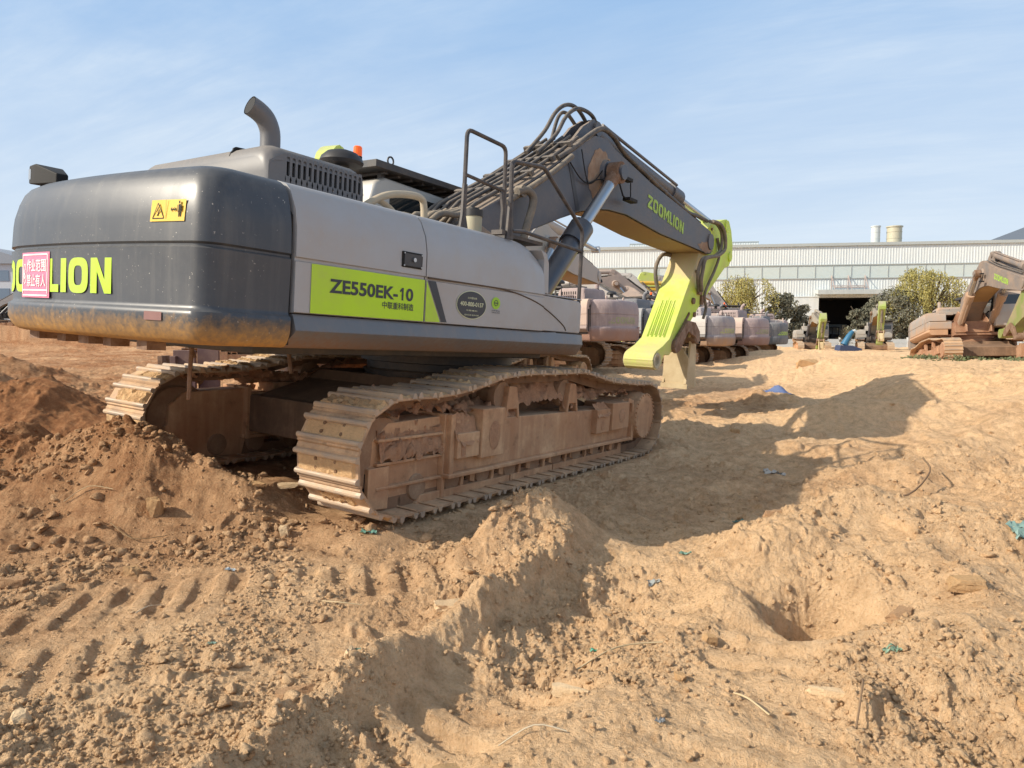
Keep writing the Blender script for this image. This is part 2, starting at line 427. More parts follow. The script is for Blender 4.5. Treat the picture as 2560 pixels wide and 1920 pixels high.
            hp.build('packed_mud',m['mudclod'],root,kind='stuff',ang=60)
    # car body between the tracks
    cb=MB()
    cb.prism([(-1.0,.40),(-.8,.95),(.8,.95),(1.0,.40),(.7,.34),(-.7,.34)],-1.15,1.15,'y')
    for sx in (-1,1):
        cb.prism([(sx*.35,.36),(sx*1.55,.30),(sx*1.55,.66),(sx*.5,.93)],-1.16,1.16,'y')
    cb.box2(-1.62,-1.50,-1.14,1.14,.30,.68)
    cb.build('carbody_frame',m['carbody'],root,bevel=.02)
    sw_=MB(); sw_.lathe([(.2,.93),(.80,.93),(.82,1.0),(.78,1.02),(.78,1.09),(.84,1.10),(.84,1.20),(.2,1.22)],(0,0,0),(0,0,1),40)
    sw_.build('swing_ring',m['dark'],root)

def perforated(mb,f,u0,u1,v0,v1,nu,nv,hw,hh,depth):
    """sheet with slots; f(u,v,d) gives the point, d = depth behind the face"""
    du=(u1-u0)/nu; dv=(v1-v0)/nv; n=16
    for i in range(nu):
        for j in range(nv):
            cu=u0+du*(i+.5);cv=v0+dv*(j+.5); o=[];q=[]
            for k in range(n):
                a=2*math.pi*(k+.5)/n; c,s_=math.cos(a),math.sin(a)
                mxx=max(abs(c),abs(s_)); o.append((cu+c/mxx*du/2,cv+s_/mxx*dv/2))
                uu=hw*max(-1,min(1,c*1.35)); vv=(hh-hw)*(1 if s_>0 else -1)+ hw*s_ if abs(s_)>.3 else (hh-hw)*s_/.3*1.0
                q.append((cu+uu,cv+vv))
            b=[f(*p,0) for p in o]+[f(*p,0) for p in q]+[f(*p,depth) for p in q]
            mb.add(b,[(k,(k+1)%n,n+(k+1)%n,n+k) for k in range(n)]+[(n+k,n+(k+1)%n,2*n+(k+1)%n,2*n+k) for k in range(n)])

def side_section(w=1.6):
    """cross-section of the side bodywork (y distance from centre, z)"""
    return [(w-.012,1.495),(w,1.50),(w,1.815),(w-.012,1.822),(w-.012,1.838),(w+.004,1.845),(w+.002,2.02),(w-.02,2.14),(w-.075,2.255),(w-.12,2.30),(w-.20,2.325),(w-.55,2.345)]

BOOM_UP=[(-.17,2.06),(.0,2.42),(.19,2.80),(1.17,3.34),(1.88,3.78),(2.30,4.06),(2.62,4.24),(2.95,4.28),(3.25,4.20),(4.52,3.99),(5.91,3.83),(7.0,3.70),(7.30,3.66),(7.50,3.52)]
BOOM_LO=[(7.52,3.36),(7.40,3.24),(7.2,3.23),(6.23,3.25),(5.0,3.27),(4.29,3.32),(3.72,3.36),(3.14,3.33),(2.70,3.26),(2.29,3.15),(1.89,3.01),(1.55,2.88),(1.08,2.70),(.55,2.35),(.28,2.02),(.05,1.80),(-.13,1.86)]
PIV=Vector((0.02,0,2.0)); TIP=Vector((7.32,0,3.46)); BP=Vector((2.98,0,3.80)); CYB=Vector((.80,0,1.58))
ARM=[(8.30,4.05),(8.44,4.08),(8.62,4.05),(8.78,3.90),(8.93,3.62),(8.95,3.39),(8.80,3.17),(8.54,3.10),(7.37,2.31),(6.65,1.74),(6.20,1.42),(5.95,1.26),(5.74,1.27),(5.62,1.08),(5.44,1.0),(5.30,1.04),(5.25,1.17),(5.38,1.32),(5.66,1.42),(5.93,1.56),(6.93,3.02),(7.05,3.25),(7.22,3.62),(7.6,3.86)]
def rotm(p,a): return Matrix.Translation(p)@Matrix.Rotation(-a,4,'Y')@Matrix.Translation(-Vector(p))

def beam(mb,up,lo,w):
    """box-section boom: top, bottom and side plates with plate edges standing proud"""
    poly=up+lo
    mb.prism(poly,-w,w,'y')
def make_boom(root,m,hero,rz,b=0.,a=0.,cylinders=True,text=True,arm=True,stub=True,lamp=True,wear=True):
    MBm=rotm(PIV,b); tip=MBm@TIP
    MA=Matrix.Translation(tip)@Matrix.Rotation(-(b+a),4,'Y')@Matrix.Translation(-TIP)
    W=.37
    mb=MB(MBm); mb.prism(BOOM_UP+BOOM_LO,-W+.02,W-.02,'y')
    # side plates slightly proud of the top / bottom plates
    for s in (-1,1):
        y0,y1=sorted((s*(W-.012),s*W)); mb.prism(BOOM_UP+BOOM_LO,y0,y1,'y')
    mb.cyl((TIP.x,-W-.03,TIP.z),(TIP.x,W+.03,TIP.z),.15,seg=24)
    mb.cyl((PIV.x,-W-.03,PIV.z),(PIV.x,W+.03,PIV.z),.17,seg=24)
    for s in (-1,1):
        mb.cyl((BP.x,s*W,BP.z),(BP.x,s*(W+.06),BP.z),.20,.17,seg=24)
        mb.cyl((BP.x,s*W,BP.z),(BP.x,s*(W+.30),BP.z),.105,seg=20)
    # arm-cylinder bracket on the knee
    for s in (-.12,.08): mb.prism([(2.35,4.08),(2.7,4.42),(3.0,4.60),(3.18,4.60),(3.25,4.45),(3.35,4.18)],s,s+.05,'y')
    bo=mb.build('boom',m['boom'],root,bevel=.008,rotz=rz)
    un=MB(MBm); k=[(x,z-.003) for x,z in BOOM_LO[2:13]]
    vs=[(x,-W+.03,z-.012) for x,z in BOOM_LO[1:13]]+[(x,W-.03,z-.012) for x,z in BOOM_LO[1:13]]; n=12
    un.add(vs,[(i,i+1,n+i+1,n+i) for i in range(n-1)]); un.build('boom_underside',m['ochre'],bo)
    if hero:
        sm=MB(MBm)
        sm.prism([(1.93,3.75),(2.02,3.74),(2.31,3.18),(2.22,3.15)],-W-.006,-W+.001,'y')
        sm.build('seam_plate',m['cwdark'],bo)
        # rusty dusty patch round the cylinder pin
        rp=MB(MBm); ring=[];rn=random.Random(9)
        for k2 in range(40):
            t=2*math.pi*k2/40; r=.26*(1+.45*abs(math.sin(t*.5+.3)))*(.9+.14*rn.random()); ring.append((2.86+r*math.cos(t)*1.05,-W-.004,3.70+r*math.sin(t)*1.15))
        rp.add(ring+[(2.88,-W-.006,3.7)],[(q,(q+1)%40,40) for q in range(40)]); rp.build('dirt_patch',m['tandirt'],bo)
        tw=MB(MBm); ring=[];
        for q in range(30):
            t=2*math.pi*q/30; r=(.8+.4*rn.random()); ring.append((7.1+.36*r*math.cos(t),-W-.004,3.33+.1*r*math.sin(t)))
        tw.add(ring+[(7.1,-W-.006,3.33)],[(q,(q+1)%30,30) for q in range(30)]); tw.build('dirt_patch',m['tandirt'],bo)
    if text:
        H=.20; L=word_len('ZOOMLION')
        for s in (-1,1):
            t=MB(MBm)
            x0,z0=(4.42,3.60) if s<0 else (5.95,3.42); x1,z1=(5.95,3.40) if s<0 else (4.42,3.62); sx=(x1-x0)/L; sz=(z1-z0)/L
            word(t,'ZOOMLION',lambda u,v,s=s,x0=x0,z0=z0,sx=sx,sz=sz:(x0+u*sx,s*(W+.006),z0+u*sz+v*H))
            t.build('brand_lettering',m['limedull'],bo)
    # hydraulic lines on the top plate
    hl=MB(MBm)
    ups=[Vector((x,0,z)) for x,z in BOOM_UP]
    def line(y,z,i0,i1,r,tail=None,head=None,seg=8):
        P=[Vector((p.x-.04,y,p.z+z)) for p in ups[i0:i1]]
        if tail: P=[Vector(q) for q in tail]+P
        if head: P=P+[Vector(q) for q in head]
        hl.tube(P,r,seg)
    for y,z in ((-.30,.07),(-.18,.10),(-.06,.10),(.07,.10),(.20,.10),(.31,.07)):
        line(y,z,2,6,.024,tail=[(-.35,y*.8,2.35),(-.05,y,2.72)])
    for y,z in ((-.28,.07),(-.17,.09),(.20,.08),(.30,.07)): line(y,z,8,12,.022)
    hl.build('hydraulic_lines',m['hose'],bo,ang=50)
    if hero:
        cl=MB(MBm)
        for x,z in ((.6,3.06),(1.15,3.36),(1.6,3.64),(2.0,3.92)): cl.box((x,0,z+.06),(.06,.74,.07),rot=Matrix.Rotation(-R(33),4,'Y'))
        for x,z in ((3.7,4.15),(4.5,4.0),(5.2,3.93),(6.0,3.85),(6.6,3.78)): cl.box((x,-.22,z+.06),(.05,.24,.07)); cl.box((x,.25,z+.06),(.05,.2,.07))
        for x,z in ((3.9,4.14),(4.15,4.08),(4.4,4.05),(4.7,4.0)): cl.box((x,-.05,z+.10),(.07,.1,.1))
        cl.build('pipe_clamp',m['hose'],bo,bevel=.006)
        kh=MB(MBm)
        for y,dz,dx in ((-.10,0,0),(.05,.06,-.04)):
            kh.tube([(1.62+dx,y,3.80),(2.02+dx,y,4.12+dz),(2.25+dx,y,4.42+dz),(2.50+dx,y,4.60+dz),(2.78+dx,y,4.65+dz),(3.0,y,4.62),(3.14,y,4.50)],.028,10,smooth=6)
        kh.tube([(2.3,.15,4.1),(2.45,.15,4.5),(2.65,.15,4.62),(2.9,.12,4.5),(3.0,.1,4.42)],.026,8,smooth=6)
        kh.tube([(1.75,-.33,3.74),(2.09,-.36,3.95),(2.44,-.38,4.20),(2.77,-.38,4.37),(3.12,-.37,4.36),(3.55,-.36,4.22),(4.34,-.34,4.10),(5.13,-.33,3.98),(6.2,-.32,3.84),(6.7,-.32,3.85),(7.2,-.32,3.84)],.036,10,smooth=6)
        kh.build('knee_hose',m['hose'],bo,ang=60)
        th=MB(MBm)
        th.tube([(.55,-.42,2.95),(1.0,-.43,3.20),(1.5,-.43,3.50),(1.95,-.42,3.80)],.036,10,smooth=4)
        th.tube([(.72,-.46,3.10),(.86,-.50,3.14),(.96,-.52,3.08),(.95,-.52,2.95),(.86,-.52,2.72),(.80,-.5,2.45),(.7,-.45,2.2)],.048,10,smooth=6)
        th.cyl((.80,-.40,3.12),(.80,-.50,3.12),.07,seg=14)
        th.build('feed_hose',m['hosetan'],bo,ang=60)
        wr=MB(MBm)
        wr.tube([(1.95,-.40,3.72),(2.2,-.41,3.58),(2.42,-.41,3.55),(2.6,-.41,3.62),(2.85,-.41,3.85),(2.95,-.41,3.98)],.009,5,smooth=6)
        wr.tube([(2.42,-.41,3.55),(2.7,-.42,3.66),(2.95,-.42,3.66),(3.02,-.42,3.55)],.009,5,smooth=6)
        wr.tube([(2.2,-.41,3.95),(2.3,-.42,3.7),(2.42,-.41,3.55)],.008,5,smooth=6)
        wr.build('wiring',m['black'],bo)
        ctext=None
    if lamp:
        lp=MB(MBm); lp.box((3.40,-.50,3.80),(.20,.10,.05)); lp.box((3.50,-.52,3.52),(.26,.12,.05)); lp.tube([(3.30,-.42,3.76),(3.30,-.50,3.55),(3.40,-.52,3.51)],.012,6); lp.tube([(3.52,-.50,3.78),(3.55,-.5,3.55)],.010,6)
        lo=lp.build('boom_lamp',m['black'],bo,bevel=.006)
    # arm cylinder along the top
    ac=MB(MBm); aB=Vector((3.08,0,4.47)); aT=(MBm.inverted()@MA)@Vector((8.44,0,3.96)); d=(aT-aB).normalized(); Lc=(aT-aB).length
    ac.cyl(aB,aB+d*3.35,.125,seg=20); ac.cyl(aB+d*2.95,aB+d*3.40,.155,seg=20); ac.cyl(aB-d*.05,aB+d*.15,.14,seg=16); ac.tube([aB+d*.2+Vector((0,-.1,.14)),aB+d*3.1+Vector((0,-.1,.14))],.025,8)
    ac.cyl(aB+Vector((0,-.16,0)),aB+Vector((0,.16,0)),.10,seg=16)
    a_o=ac.build('arm_cylinder',m['boom'],root,rotz=rz,ang=30)
    ar=MB(MBm); ar.cyl(aB+d*3.38,aB+d*(Lc-.1),.07,seg=16); ar.cyl(aT+Vector((0,-.12,0)),aT+Vector((0,.12,0)),.10,seg=16); ar.build('piston_rod',m['chrome'],a_o,ang=30)
    # boom cylinders
    if cylinders:
        top=MBm@BP
        for s in (-1,1):
            y=s*(W+.17); B=Vector((CYB.x,y,CYB.z)); T_=Vector((top.x,y,top.z)); d=(T_-B).normalized()
            c=MB(); c.cyl(B,B+d*1.80,.135,seg=24); c.cyl(B+d*1.50,B+d*1.86,.165,seg=24); c.cyl(B-d*.1,B+d*.12,.15,seg=20)
            c.tube([B+d*.2+Vector((.17,0,-.05)),B+d*1.6+Vector((.17,0,-.05))],.03,8)
            co=c.build('boom_cylinder',m['cyl'],root,rotz=rz,ang=30)
            r_=MB(); r_.cyl(B+d*1.84,T_-d*.08,.082,seg=20); r_.build('piston_rod',m['chrome'],co,ang=30)
            e=MB(); e.cyl(T_+Vector((0,-.085,0)),T_+Vector((0,.085,0)),.150,seg=22); e.cyl(T_-d*.34,T_-d*.05,.078,.11,seg=16)
            e.build('rod_eye',m['rustdirt'],co,ang=30)
    if arm:
        w=.275
        am=MB(MA); am.prism(ARM,-w,w,'y'); 
        am.cyl((5.42,-.28,1.16),(5.42,.28,1.16),.160,seg=28)
        am.cyl((8.46,-w-.03,3.94),(8.46,w+.03,3.94),.12,seg=20)
        am.cyl((8.78,-w-.03,3.36),(8.78,w+.03,3.36),.10,seg=20)
        am.cyl((7.22,-w-.04,3.48),(7.22,w+.04,3.48),.17,seg=24)
        amo=am.build('arm',m['arm'],root,bevel=.010,rotz=rz)
        if hero:
            bs=MB(MA)
            for s in (-1,1): bs.lathe([(.03,0),(.08,0),(.09,.012),(.135,.014),(.14,0)],(5.42,s*.282,1.16),(0,s,0),24)
            bs.build('pin_boss',m['bosstan'],amo)
            # long ribs and grooves on the lit face
            gv=MB(MA); p0=Vector((5.62,0,1.50)); p1=Vector((6.93,0,3.02)); dd=(p1-p0).normalized(); nn=Vector((-dd.z,0,dd.x))
            base=[Vector((5.93,0,1.56)),Vector((6.93,0,3.02))]; dd=(base[1]-base[0]).normalized(); nn=Vector((-dd.z,0,dd.x))
            for i,y in enumerate((-.16,-.08,0,.08,.16)):
                a0=base[0]+dd*.02; a1=base[0]+dd*(.80+.10*(2-abs(i-2)))
                for sgn in (1,):
                    vs=[a0+Vector((0,y-.018,0))+nn*.004,a0+Vector((0,y+.018,0))+nn*.004,a1+Vector((0,y,0))+nn*.004]
                    gv.add(vs,[(0,1,2)])
            gv.build('face_groove',m['limedeep'],amo)
            rs=MB(MA)
            for y in (-.12,-.04,.04,.12):
                a0=base[0]+dd*.06; a1=base[0]+dd*.86
                rs.prism([(-.014,0),(.014,0),(.006,.016),(-.006,.016)],0,(a1-a0).length,'z',M=Matrix.Translation(a0+Vector((0,y,0)))@Matrix(((nn.x*0+0,nn.x,dd.x,0),(1,0,0,0),(0,nn.z,dd.z,0),(0,0,0,1))))
            rs.build('face_rib',m['arm'],amo,bevel=.003)
            up=MB(MA); q0=Vector((6.45,0,2.32)); 
            vs=[Vector((6.60,-.235,2.545))+nn*.004,Vector((6.60,.235,2.545))+nn*.004,Vector((6.92,.235,3.01))+nn*.004,Vector((6.92,-.235,3.01))+nn*.004]
            
            ah=MB(MA)
            for dy in (0,.06):
                ah.tube([(7.25,-.36-dy,3.84),(7.62,-.38-dy,3.84),(7.88,-.39-dy,3.70),(7.90+dy,-.39-dy,3.42),(7.62,-.39-dy,3.24),(7.25,-.40-dy,3.17),(6.95,-.38-dy,3.08),(6.85+dy,-.36-dy,2.86),(6.92,-.34-dy,2.68),(7.05,-.32-dy,2.50)],.034,10,smooth=6)
            ah.tube([(7.9,-.30,3.62),(8.0,-.33,3.3),(7.75,-.34,2.95),(7.5,-.34,2.7),(7.35,-.33,2.45),(7.5,-.32,2.2),(7.45,-.3,2.0)],.030,8,smooth=6)
            ah.tube([(7.10,.28,3.18),(6.75,.33,3.16),(6.52,.34,2.95),(6.50,.33,2.7),(6.62,.30,2.42)],.038,10,smooth=6)
            ah.build('arm_hose',m['hosetan'],amo,ang=60)
            pl=MB(MA); pl.box((7.15,-.30,2.50),(.16,.06,.12)); pl.cyl((6.88,-.24,2.30),(6.88,-.32,2.30),.06,seg=12); pl.cyl((7.0,-.24,2.05),(7.0,-.31,2.05),.05,seg=12); pl.box((6.62,-.285,1.95),(.34,.03,.05),rot=Matrix.Rotation(-R(42),4,'Y')); pl.box((7.3,-.295,2.35),(.10,.05,.18)); pl.cyl((6.55,-.24,1.78),(6.55,-.32,1.78),.045,seg=12)
            for q in ((7.05,3.3),(6.95,2.86),(7.6,3.75)): pl.cyl((q[0],-.24,q[1]),(q[0],-.30,q[1]),.03,seg=8)
            pl.build('valve_fitting',m['rustdirt'],amo,bevel=.006)
        # bucket cylinder behind the arm + links
        bc=MB(MA); B=Vector((8.74,0,3.34)); T2=Vector((6.95,0,1.72)); d=(T2-B).normalized()
        bc.cyl(B,B+d*1.45,.105,seg=18); bc.cyl(B+d*1.25,B+d*1.5,.13,seg=18)
        bco=bc.build('bucket_cylinder',m['hosetan'],root,rotz=rz,ang=30)
        br=MB(MA); br.cyl(B+d*1.5,T2,.06,seg=14); br.build('piston_rod',m['chrome'],bco,ang=30)
        lk=MB(MA)
        for s in (-1,1):
            y0,y1=sorted((s*.29,s*.35)); lk.prism([(6.02,1.38),(6.10,1.30),(6.30,1.36),(6.62,1.72),(7.0,1.62),(7.12,1.50),(7.24,1.56),(7.20,1.74),(6.95,1.90),(6.55,1.92),(6.12,1.58)],y0,y1,'y')
        lk.cyl((6.14,-.34,1.44),(6.14,.34,1.44),.12,seg=20); lk.cyl((7.12,-.34,1.62),(7.12,.34,1.62),.12,seg=20)
        lk.build('bucket_link',m['rustdirt'],root,bevel=.008,rotz=rz)
        if stub:
            st=MB(MA)
            for s in (-1,1):
                y0,y1=sorted((s*.20,s*.25)); st.prism([(6.98,1.66),(7.05,1.50),(6.98,.86),(6.93,.72),(7.0,.66),(7.42,.64),(7.46,.72),(7.40,.86),(7.32,1.5),(7.26,1.72),(7.12,1.78)],y0,y1,'y')
            st.box2(7.02,7.30,-.16,.16,.80,1.42); st.cyl((7.2,-.24,.74),(7.2,.24,.74),.085,seg=20)
            so=st.build('bucket_connecting_link',m['tanplate'],root,bevel=.01,rotz=rz)
            if hero:
                fp=MB(MA); fp.prism([(-.25,.70),(.25,.70),(.25,1.22),(.03,1.50),(-.03,1.50),(-.25,1.22)],6.965,7.0,'x'); 
                fp.box2(6.94,7.0,-.27,.27,.62,.72); fp.build('face_plate',m['tanplate'],so,bevel=.006)
    return bo
def upperstructure(root,m,hero,rz,text='rear',decal=True,cab=True,rails=True,tone=None):
    # ---- counterweight: lofted rings round the tail, tier by tier
    low=(lambda z: z if hero or z>1.5 else 1.5-(1.5-z)*2.3)
    tiers=[(1.272,.075),(1.280,.045),(1.30,.020),(1.33,.004),(1.37,-.010),(1.44,-.012),(1.462,-.010),(1.472,.004),(1.482,.014),(1.50,.016),(1.822,.006),(1.834,.022),(1.846,.022),(1.858,.006),(2.0,.012),(2.06,.018),(2.16,.040),(2.23,.064),(2.275,.095),(2.303,.135),(2.318,.18),(2.326,.26)]
    cw=MB(); rings=[]
    for z,i in tiers:
        rings.append([(x,y,low(z)) for x,y in cw_outline(inset=i,xf=-3.262)])
    cw.loft(rings,True,True)
    c=cw.build('counterweight',m['cw'],root,ang=50,rotz=rz)
    sl=MB(); sl.prism([(1.6*0+y,z) for y,z in []] or [(-1.56,1.29),(-1.56,2.1),(-1.46,2.22),(-1.2,2.28),(1.1,2.28),(1.3,2.22),(1.4,2.1),(1.4,1.29)],-3.27,-3.235,'x'); sl.build('door_seal',m['black'],c)
    OL=cw_outline(.010)[1:-1]; oy=[p[1] for p in OL]; ox=[p[0] for p in OL]
    def SY(y,z,off=.004):   # point on the tail at lateral position y
        return (float(np.interp(y,oy,ox))-off,y,z)
    AT=[-20,-19,-18,-16,-14,-12,-10,-8,-6,-4,-2,0,2,4,6,8,10,12]; YT=[-1.539,-1.489,-1.418,-1.272,-1.126,-.98,-.834,-.690,-.548,-.408,-.272,-.142,-.018,.099,.207,.305,.390,.462]
    def S(a,z,off=.004): return SY(float(np.interp(a,AT,YT)),z,off)
    if text:
        t=MB(); L=word_len('ZOOMLION'); a1=-9.4; a0=17.3
        word(t,'ZOOMLION',lambda u,v:SY(1.04+(-.79-1.04)*u/L,1.543+.218*v,.003))
        t.build('brand_lettering',m['lime'] if hero else m['limedull'],c)
    if hero:
        yd=MB()
        def strip(mb,a0,a1,z0,z1,off,n=6):
            vs=[S(a0+(a1-a0)*k/n,z,off+ (0 if z<1.9 else (-.001 if z<2.05 else -.012))) for z in (z0,z1) for k in range(n+1)]
            mb.add(vs,[(k,k+1,n+2+k,n+1+k) for k in range(n)])
        strip(yd,-14.19,-17.98,1.968,2.092,.006); y_=yd.build('warning_decal',m['yellow'],c)
        ws=MB(); Sz=lambda a,z:S(a,z,.013-.012*(1) - (.008 if z>2.05 else 0)*0)
        def seg(mb,p,q,wd,off=-.001):   # line in (deg,z)
            P=Vector(S(p[0],p[1],off));Q=Vector(S(q[0],q[1],off)); d=(Q-P).normalized(); n=Vector((-1,0,0)); s_=d.cross(n).normalized()*wd/2
            mb.add([P-s_,Q-s_,Q+s_,P+s_],[(0,1,2,3)])
        for p,q in (((-14.45,1.985),(-15.75,1.985)),((-15.75,1.985),(-15.1,2.072)),((-15.1,2.072),(-14.45,1.985))): seg(ws,p,q,.007,.004-.0)
        seg(ws,(-14.95,2.0),(-15.3,2.03),.006,.004); seg(ws,(-15.1,2.0),(-15.05,2.045),.006,.004)
        seg(ws,(-16.55,2.035),(-17.0,2.035),.006,.004); seg(ws,(-16.5,2.035),(-16.65,2.046),.005,.004); seg(ws,(-16.5,2.035),(-16.65,2.024),.005,.004); seg(ws,(-17.05,2.035),(-16.9,2.046),.005,.004); seg(ws,(-17.05,2.035),(-16.9,2.024),.005,.004)
        seg(ws,(-17.45,2.062),(-17.45,2.03),.024,.004); seg(ws,(-17.36,2.032),(-17.36,1.992),.009,.004); seg(ws,(-17.54,2.032),(-17.54,1.992),.009,.004); seg(ws,(-17.24,2.058),(-17.2,2.02),.006,.004); seg(ws,(-17.66,2.058),(-17.7,2.02),.006,.004); seg(ws,(-17.45,2.082),(-17.45,2.066),.014,.004)
        seg(ws,(-15.98,1.97),(-15.98,2.09),.003,.004)
        ws.build('warning_symbol',m['black'],y_)
        pk=MB(); strip(pk,9.75,1.3,1.502,1.806,.007,12); p_=pk.build('paper_notice',m['pink'],c)
        pt=MB()
        aa0,aa1=9.3,1.7
        for (p,q) in (((aa0,1.79),(aa1,1.79)),((aa1,1.79),(aa1,1.53)),((aa1,1.517),(aa0,1.517)),((aa0,1.53),(aa0,1.79)),((aa0,1.552),(aa1,1.552))):
            n=8
            for k in range(n):
                seg(pt,(p[0]+(q[0]-p[0])*k/n,p[1]+(q[1]-p[1])*k/n),(p[0]+(q[0]-p[0])*(k+1)/n,p[1]+(q[1]-p[1])*(k+1)/n),.010,.010)
        zf=lambda u,v,za,ac: S(ac-u/RC*57.3,za+v,.011)
        text_on(pt,'作业范围',lambda u,v:zf(u,v,1.675,7.6),1,bold=.012,fit=(.385,.085))
        text_on(pt,'禁止有人',lambda u,v:zf(u,v,1.575,7.6),1,bold=.012,fit=(.385,.085))
        text_on(pt,'6',lambda u,v:zf(u,v,1.625,8.72),1,bold=.02,fit=(.034,.075))
        n=20
        for k in range(n):
            t0=2*math.pi*k/n;t1=2*math.pi*(k+1)/n
            seg(pt,(8.47+.55*math.cos(t0),1.662+.066*math.sin(t0)),(8.47+.55*math.cos(t1),1.662+.066*math.sin(t1)),.007,.010)
        pt.build('notice_lettering',m['whitepaint'],p_)
        rm=MB(); 
        strip(rm,-14.2,-16.2,1.40,1.45,.028); rm.build('red_reflector',m['redfade'],c)
        # camera/lamp housing on the top edge, far side
        cm=MB()
        M=Matrix.Translation((-3.66,.78,2.415))@Matrix.Scale(.86,4)@Matrix.Rotation(R(-8),4,'Z')@Matrix.Rotation(R(5),4,'X')
        cm.loft([[( -.10,.26,-.06),(.10,.26,-.06),(.10,.26,.10),(-.10,.26,.10)],[(-.12,.0,-.07),(.10,.0,-.05),(.10,.0,.10),(-.12,.0,.105)],[(-.03,-.30,-.05),(.06,-.30,-.05),(.06,-.30,.035),(-.03,-.30,.035)]],M=M)
        cm.box((0,.0,-.09),(.12,.14,.10),M=M)
        co=cm.build('rear_camera_housing',m['black'],c,bevel=.01)
        ln=MB(); ln.cyl(M@Vector((-.02,.262,.0)),M@Vector((-.02,.285,.0)),.045,seg=16); ln.box((-.105,.20,.02),(.01,.07,.09),M=M); ln.build('lens',m['lens'],co)
        lg=MB()
        for y in (-.95,.95): lg.lathe([(.11,0),(.11,.025),(.06,.05),(.02,.05)],(-3.2+.1*0,y+.35,2.325),(0,0,1),20)
        lg.build('lifting_plug',m['black'],c)
        tb=MB()
        for y,w in ((.55,.16),(.12,.13),(-.2,.14),(-.52,.1),(-.95,.12)): 
            tb=MB(); xx=-3.84; tb.box2(xx,xx+.12,y-w/2,y+w/2,1.215,1.285); tb.build('underside_bracket',m['rustdirt'],c)
        rod=MB()
        rod.tube([(-3.15,-.35,1.3),(-3.16,-.34,1.02),(-3.15,-.32,.82)],.016,6); rod.tube([(-3.05,-.1,1.3),(-3.0,-.13,1.12)],.016,6)
        rod.tube([(-2.2,-.2,1.3),(-2.16,-.22,1.0)],.018,6); rod.build('hanging_rod',m['rustdirt'],root,rotz=rz)
    if not hero:
        for y in (-.75,.75):
            e=MB(); e.lathe([(.03,-.015),(.07,-.015),(.07,.015),(.03,.015)],(-3.55,y,2.38),(1,0,0),16); e.box((-3.55,y,2.31),(.03,.10,.08)); e.build('lifting_lug',m['side'],c)
        e=MB(); e.box((-3.995,-1.05,1.42),(.02,.16,.05)); e.build('tail_lamp',m['redfade'],c)
        e=MB(); e.tube([(-2.2,1.30,2.33),(-2.2,1.30,2.72),(-.9,1.30,2.72),(-.9,1.30,2.33)],.022,6); e.build('top_handrail',m['rail'],root,rotz=rz)
        for xx in (-2.03,-.62):
            e=MB(); e.box2(xx-.008,xx+.008,1.58,1.612,1.5,2.2); e.build('panel_gap',m['black'],root,rotz=rz)
        e=MB(); e.box2(-2.3,-2.1,1.59,1.615,1.88,1.98); e.build('door_latch',m['black'],root,rotz=rz)
        e=MB()
        for k in range(7): e.box2(-1.7+.13*k,-1.63+.13*k,1.59,1.612,1.95,2.12)
        e.build('side_louvre',m['black'],root,rotz=rz)
    # ---- side bodywork
    sec=side_section()
    for s in (-1,1):
        nm='side_door'
        segs=[(-3.232,-2.036),(-2.024,-.345)] if s<0 else [(-3.232,-2.036),(-2.024,-.75)]
        for k,(x0,x1) in enumerate(segs):
            mb=MB(); 
            A=[(x0,s*y,z) for y,z in sec]+[(x0,s*.9,1.495)]
            B=[(x1,s*y,z) for y,z in sec]+[(x1,s*.9,1.495)]
            rings=[A,B]
            if k==1:
                # front end bends down and in
                B2=[(x1-(.42 if z>2.2 else .10 if z>2.1 else 0),s*y,z) for y,z in sec]+[(x1,s*.9,1.495)]
                A2=[(x1-.42-.001,s*y,z) for y,z in sec]+[(x1-.42,s*.9,1.495)]
                rings=[A]; nst=6
                for q in range(nst+1):
                    t=q/nst; e=t*t
                    rings.append([(x1-.42*(1-t)-(0),s*(y-.02*e*(z>1.9)),z-(.10*e if z>2.2 else .055*e if z>2.1 else 0)) for y,z in sec]+[(x1-.42*(1-t),s*.9,1.495)])
            mb.loft(rings,True,True)
            d=mb.build(nm,m['side'],root,ang=32,rotz=rz)
            if hero and s<0:
                Y=-1.600
                if k==0:
                    q=MB(); Yp=Y-.004
                    q.add([(-3.11,Yp,1.50),(-2.040,Yp,1.503),(-2.040,Yp,1.815),(-3.11,Yp,1.815)],[(0,1,2,3)]); q.build('model_decal',m['lime'],d)
                    t=MB(); Yt=Y-.007
                    text_on(t,'ZE550EK-',lambda u,v:(-2.962+u,Yt,1.642+v),1,bold=.03,fit=(.635,.094)); text_on(t,'0',lambda u,v:(-2.242+u,Yt,1.642+v),1,bold=.03,fit=(.078,.094)); t.add([(-2.268,Yt,1.643),(-2.286,Yt,1.643),(-2.286,Yt,1.712),(-2.304,Yt,1.700),(-2.304,Yt,1.716),(-2.284,Yt,1.735),(-2.268,Yt,1.735)],[(0,1,2,3,4,5,6)])
                    text_on(t,'中联重科制造',lambda u,v:(-2.478+u,Yt,1.572+v),1,bold=.012,fit=(.322,.052))
                    t.build('model_lettering',m['ink'],d)
                    l=MB(); l.box2(-2.30,-2.085,-1.614,-1.59,1.888,2.003); la=l.build('door_latch',m['black'],d,bevel=.006)
                    l=MB(); l.box2(-2.285,-2.10,-1.618,-1.612,1.90,1.99); l.build('latch_plate',m['cwdark'],la)
                    l=MB(); l.cyl((-2.185,-1.61,1.948),(-2.185,-1.630,1.948),.016,seg=12); 
                    for xx in (-2.285,-2.10):
                        for zz in (1.90,1.99): l.cyl((xx,-1.612,zz),(xx,-1.620,zz),.006,seg=8)
                    l.build('key_barrel',m['chrome'],la)
                else:
                    q=MB(); Yp=Y-.004
